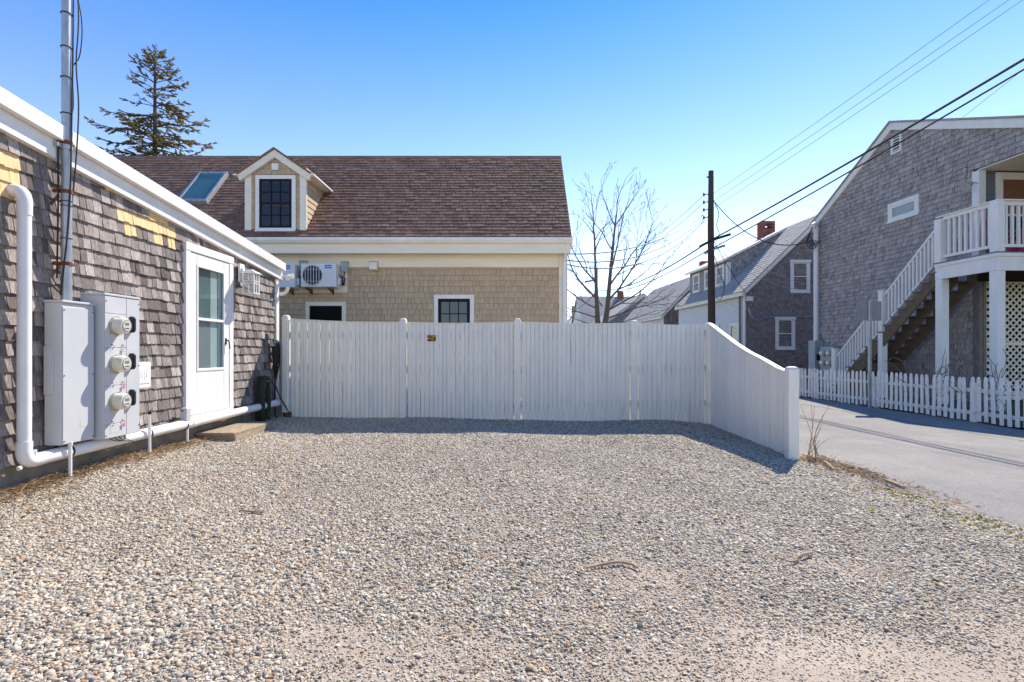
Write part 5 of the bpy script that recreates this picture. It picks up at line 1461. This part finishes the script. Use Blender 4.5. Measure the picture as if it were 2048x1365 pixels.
# ================================================================== TREES
def branch(mb, p, d, length, r, depth, rng, tw, up=.25, spread=.6):
    n = max(3, int(length / .28))
    pts_ = [p.copy()]; rs = [r]; q = p.copy(); dd = d.copy()
    kids = []
    for i in range(n):
        dd = (dd + Vector((rng.gauss(0, .10), rng.gauss(0, .10), rng.gauss(0, .06) + up * .10))).normalized()
        q = q + dd * (length / n)
        pts_.append(q.copy()); rs.append(max(.0065, r * (1 - .78 * (i + 1) / n)))
        if i >= 1 and depth > 0: kids.append((q.copy(), dd.copy(), max(rs[-1], .008), (i + 1) / n))
    mb.tube(pts_, rs, 6 if r > .04 else 4, caps=False)
    if depth > 0:
        for (a, b, rr, f) in kids:
            if rng.random() < tw:
                ax = Vector((rng.gauss(0, 1), rng.gauss(0, 1), rng.gauss(0, .5)))
                ax = (ax - b * ax.dot(b)).normalized()
                nd = (b + ax * rng.uniform(spread * .7, spread * 1.3)).normalized()
                branch(mb, a, nd, length * rng.uniform(.32, .6) * (1.15 - .5 * f), rr * .62, depth - 1, rng, tw, up, spread)


bt = thing('bare_tree', 'leafless grey tree with forked trunk behind the white fence', 'tree', (3.62, 21.5, 0))
rt = random.Random(21)
tk = MB()
tk.tube([(.02, 0, -.15), (0, 0, .6), (.05, 0, 1.6), (.12, 0, 2.3)], [.21, .175, .16, .145], 10)
tk.tube([(0.02, 0, 1.5), (-.16, .05, 2.4), (-.22, .05, 3.6), (-.26, .05, 4.6)], [.12, .105, .075, .05], 8)
tk.tube([(.1, 0, 2.1), (.22, 0, 2.9), (.30, -.05, 4.0), (.42, -.1, 5.4), (.55, -.1, 6.6)], [.125, .10, .075, .05, .03], 8)
tk.build('trunk', 'bark', bt, smooth=True)
cr = MB()
limbs = [((-.26, .05, 4.5), (-.05, 0, 1), 2.9, .062), ((-.24, .05, 3.9), (-.5, .1, .75), 2.6, .05), ((-.22, .05, 3.3), (-.75, -.2, .55), 2.7, .05),
         ((-.2, .05, 2.9), (-.9, .1, .38), 2.3, .045), ((-.15, 0, 2.5), (-.95, 0, .22), 2.0, .04), ((-.1, 0, 2.2), (-1, -.2, .05), 1.9, .035),
         ((.55, -.1, 6.5), (.1, 0, 1), 1.8, .032), ((.5, -.1, 6.2), (-.45, .1, .9), 1.9, .03), ((.52, -.1, 6.2), (.5, 0, .85), 1.7, .03),
         ((.40, -.1, 5.2), (-.5, 0, .8), 1.9, .035), ((.34, 0, 4.4), (.45, -.2, .85), 2.7, .045), ((.3, 0, 3.8), (.58, .2, .75), 2.9, .05),
         ((.25, 0, 3.2), (.64, 0, .72), 3.6, .06), ((.2, 0, 2.8), (.78, -.1, .50), 3.1, .045), ((.15, 0, 2.5), (.95, .2, .22), 2.6, .04), ((.12, 0, 2.2), (1, -.1, .12), 2.0, .03),
         ((.1, 0, 2.6), (.15, -1, .5), 2.2, .04), ((0, 0, 3.0), (-.1, 1, .6), 2.4, .04), ((.3, 0, 4.6), (.2, -.8, .8), 2.0, .035), ((-.22, 0, 3.8), (-.1, .9, .7), 2.2, .035)]
for (p, d, l, r_) in limbs: branch(cr, Vector(p), Vector(d).normalized(), l * 1.08, r_ * .85, 3, rt, .84, up=.32, spread=.60)
cr.build('crown', 'bark', bt)

# spruce behind the tan house
sp_ = thing('spruce_tree', 'sparse tall spruce with drooping olive branches behind the tan house roof', 'tree', (-16.7, 25.0, 0))
rs_ = random.Random(5)
H = 15.4
MB().tube([(0, 0, -.2), (0, 0, 6), (.0, 0, 11), (.0, 0, 14.2), (0, 0, H)], [.26, .17, .10, .045, .012], 8).build('trunk', 'bark_dark', sp_, smooth=True)
lim = MB(); nd = MB()


def tuft(p, d, s):
    d = d.normalized()
    for k in range(4):
        side = Vector((rs_.gauss(0, 1), rs_.gauss(0, 1), rs_.gauss(0, 1))); side = (side - d * side.dot(d)).normalized()
        a = p + side * s * .1; e = p + d * s * rs_.uniform(.7, 1.2) + side * s * .28
        b = d.cross(side).normalized() * s * .13
        nd.add([a - b * .5, a + b * .5, e + b, e - b * .7], [(0, 1, 2, 3)])


z = 3.5
while z < H - .3:
    f = (H - z) / (H - 8.5)
    L0 = 3.45 * min(1.35, f) ** .85 + .15
    for k in range(rs_.randint(3, 5)):
        az = rs_.uniform(0, 6.283); L1 = L0 * rs_.uniform(.45, 1.12)
        el = rs_.uniform(-.05, .25) + (.5 if z > H - 2.5 else 0)
        d = Vector((math.cos(az), math.sin(az), el)).normalized()
        n = max(4, int(L1 / .22)); q = Vector((0, 0, z)); pts_ = [q.copy()]
        for i in range(n):
            u = i / n
            dd = (d + Vector((0, 0, -.34 * math.sin(u * 2.4) + 1.25 * max(0, u - .5)))).normalized()
            q = q + dd * (L1 / n); pts_.append(q.copy())
            if u > .12:
                for s_ in (-1, 1):
                    if rs_.random() < .66:
                        sd_ = dd.cross(Vector((0, 0, 1))).normalized() * s_
                        td = (dd * .8 + sd_ * rs_.uniform(.4, 1.1) + Vector((0, 0, rs_.uniform(-.45, .1)))).normalized()
                        tl = (.10 + .42 * (1 - u)) * rs_.uniform(.5, 1.3) * min(1, L1 / 1.6)
                        lim.tube([q, q + td * tl], [.008, .004], 3, caps=False)
                        m_ = max(1, int(tl / .065))
                        for j in range(m_):
                            if rs_.random() < .80: tuft(q + td * tl * (j + .4) / m_, td, .19)
                tuft(q, dd, .19)
        lim.tube(pts_, [.03 * (1 - i / len(pts_)) * min(1, L1 / 2) + .006 for i in range(len(pts_))], 4, caps=False)
    z += rs_.uniform(.15, .33)
for k in range(34):
    zz_ = H - 1.3 + k * .04
    tuft(Vector((rs_.gauss(0, .03), rs_.gauss(0, .03), zz_)), Vector((rs_.gauss(0, .6), rs_.gauss(0, .6), .8)), .15)
lim.build('limb', 'bark_dark', sp_)
nd.build('crown', 'needles', sp_)

# ================================================================== SMALL THINGS ON THE GROUND
def stick(lab, ctrl, r, extra=None):
    o = thing('fallen_stick', lab, 'stick', ctrl[0])
    base = Vector(ctrl[0])
    pth = [Vector(c) - base for c in ctrl]
    pth = smooth_path([(p.x, p.y, p.z) for p in pth], 5)
    n = len(pth)
    MB().tube(pth, [r * (.6 + .4 * math.sin(math.pi * (.15 + .8 * i / n))) for i in range(n)], 7).build('twig', 'stick', o, smooth=True)
    if extra:
        MB().tube(smooth_path([Vector(c) - base for c in extra], 4), [r * .6] * (4 * (len(extra) - 1) + 1), 6).build('side_twig', 'stick', o, smooth=True)


def g(x, y, dz=.018):
    Y = EYE * F / (y - 704); X = (x - 1024) / F * Y
    return (X, Y, gz(X, Y) + dz)


stick('long thin curved stick lying on the open gravel', [g(1174, 1146), g(1205, 1138), g(1235, 1134, .022), g(1262, 1136), g(1276, 1143)], .008)
stick('short pale forked stick on the gravel near the moss', [g(1590, 1124), g(1604, 1118, .03), g(1624, 1108)], .009, [g(1604, 1119), g(1585, 1128), g(1572, 1126)])
stick('small dark stick on the gravel in front of the wooden step', [g(480, 1020), g(500, 1022), g(528, 1024)], .008)
stick('dark split stick at the edge of the asphalt beside the moss', [g(1772, 960, .03), g(1790, 967, .03), g(1808, 974, .03)], .016)
stick('pale broken stick among dead leaves by the short fence post', [g(1648, 922, .03), g(1658, 930, .035), g(1668, 938, .025)], .014)

# dry stalks beside the end post
ds_ = thing('dry_stalks', 'bunch of thin dry brown stalks growing beside the short white end post', 'plant', (3.26, 5.82, -.03))
rk = random.Random(8)
for k in range(11):
    a = rk.uniform(-.6, 1.0); h = rk.uniform(.18, .62)
    MB().tube(smooth_path([(rk.uniform(-.03, .08), rk.uniform(-.1, .12), 0), (.05 * a + .03, .02, h * .5), (.22 * a + .04, rk.uniform(-.1, .1), h)], 4), [.0045 - .0003 * i for i in range(9)], 5).build('stalk', 'stick', ds_)


def litter(name, lab, cat, spots, n, size, m, h=.02, blade=False, seed=1):
    rl = random.Random(seed); mb = MB()
    for _ in range(n):
        (cx, cy, sx, sy) = rl.choice(spots)
        x, y = cx + rl.gauss(0, sx), cy + rl.gauss(0, sy)
        if x < -4.0: x = -4.0 + abs(x + 4.0)
        if x > edge_x(y) + .25: continue
        b = Vector((x, y, gz(x, y) + rl.uniform(.008, h)))
        if blade:
            a = rl.uniform(0, 6.283); l = size * rl.uniform(.5, 1.5)
            d = Vector((math.cos(a), math.sin(a), rl.uniform(.0, .7))).normalized(); s_ = Vector((-math.sin(a), math.cos(a), 0)) * .0025
            mb.add([b - s_, b + s_, b + d * l * .6 + s_ * .8, b + d * l + Vector((0, 0, -l * .12)), b + d * l * .6 - s_ * .8], [(0, 1, 2, 3, 4)])
        else:
            a = rl.uniform(0, 6.283); l = size * rl.uniform(.5, 1.4)
            d = Vector((math.cos(a), math.sin(a), rl.uniform(-.25, .25))) * l; s_ = Vector((-math.sin(a), math.cos(a), rl.uniform(-.3, .3))) * l * .55
            mb.add([b - d, b + s_ * .9, b + d + Vector((0, 0, l * .2)), b - s_], [(0, 1, 2, 3)])
    o = mb.build(name, m, kind='stuff')
    tag(o, lab, cat)


W_ = [(-3.95, y, .10, .35) for y in (4.3, 4.8, 5.3, 5.9, 6.4)]
litter('dry_grass', 'dry straw grass scattered along the cottage foundation', 'dry grass', W_ + [(-3.85, 4.0, .2, .3)], 1300, .09, 'dry', blade=True, seed=2)
litter('leaf_litter', 'dead brown leaves gathered along the fence foot and foundation', 'dead leaves', [(-3.95, 5.0, .08, .9), (-3.95, 4.0, .1, .5), (3.3, 5.75, .12, .12), (3.4, 5.4, .12, .18), (3.42, 5.1, .1, .2), (2.6, 7.3, .4, .4), (2.2, 8.3, .5, .15), (0, 8.7, 1.8, .12), (3.35, 4.4, .2, .3)], 750, .022, 'leaf', seed=3)
litter('straw_litter', 'brown straw and twigs heaped at the foot of the short end post', 'straw', [(3.30, 5.80, .10, .10), (3.38, 5.5, .10, .18), (3.40, 5.15, .09, .25), (3.42, 4.7, .08, .4)], 900, .055, 'dry', h=.03, blade=True, seed=4)
# a few leaves strewn over the open gravel
litter('scattered_leaves', 'single rust coloured leaves strewn thinly over the open gravel', 'dead leaves', [(-2.5, 4, 1.2, 1.2), (0, 5, 2.2, 2), (-1.5, 3, 1, .8), (1.5, 4.5, 1, 1.2)], 170, .014, 'leaf', seed=9)


def moss():
    rl = random.Random(6); mb = MB()
    for (cx, cy, sx, sy, n) in ((3.28, 4.55, .10, .12, 60), (3.2, 4.35, .08, .10, 45), (3.05, 4.2, .25, .25, 40), (3.35, 3.7, .15, .2, 75), (3.15, 3.5, .2, .2, 50), (2.9, 4.9, .3, .2, 18)):
        for _ in range(n):
            x, y = cx + rl.gauss(0, sx), cy + rl.gauss(0, sy)
            if x > edge_x(y): continue
            z = gz(x, y) + .008; r_ = rl.uniform(.008, .022); k = rl.randint(5, 7)
            ring = [(x + r_ * rl.uniform(.7, 1.3) * math.cos(6.283 * i / k), y + r_ * rl.uniform(.7, 1.3) * math.sin(6.283 * i / k), z - .008) for i in range(k)]
            mb.add(ring + [(x, y, z + r_ * .55)], [(i, (i + 1) % k, k) for i in range(k)])
    o = mb.build('moss', 'moss', kind='stuff', smooth=True)
    tag(o, 'patches of yellow green moss in the gravel beside the asphalt', 'moss')


moss()

# leafless brush behind the pickets
for (x, y, n, lab) in ((8.55, 9.6, 26, 'tangled leafless bush between the picket fence and the lattice panel'), (8.9, 11.7, 22, 'tangled leafless bush behind the pickets in front of the brown wall'), (8.2, 14.6, 16, 'low brown brush at the far end of the picket fence')):
    b_ = thing('bare_bush', lab, 'bush', (x, y, -.03))
    mb = MB(); rr = random.Random(int(x * 100))
    for k in range(n):
        d = Vector((rr.gauss(0, .5), rr.gauss(0, .5), 1)).normalized()
        branch(mb, Vector((rr.gauss(0, .25), rr.gauss(0, .3), 0)), d, rr.uniform(.5, 1.15) * (.6 if y > 14 else 1), .007, 1, rr, .5, up=.1, spread=.8)
    mb.build('twig', 'bark', b_)
print('objects', len(bpy.data.objects))
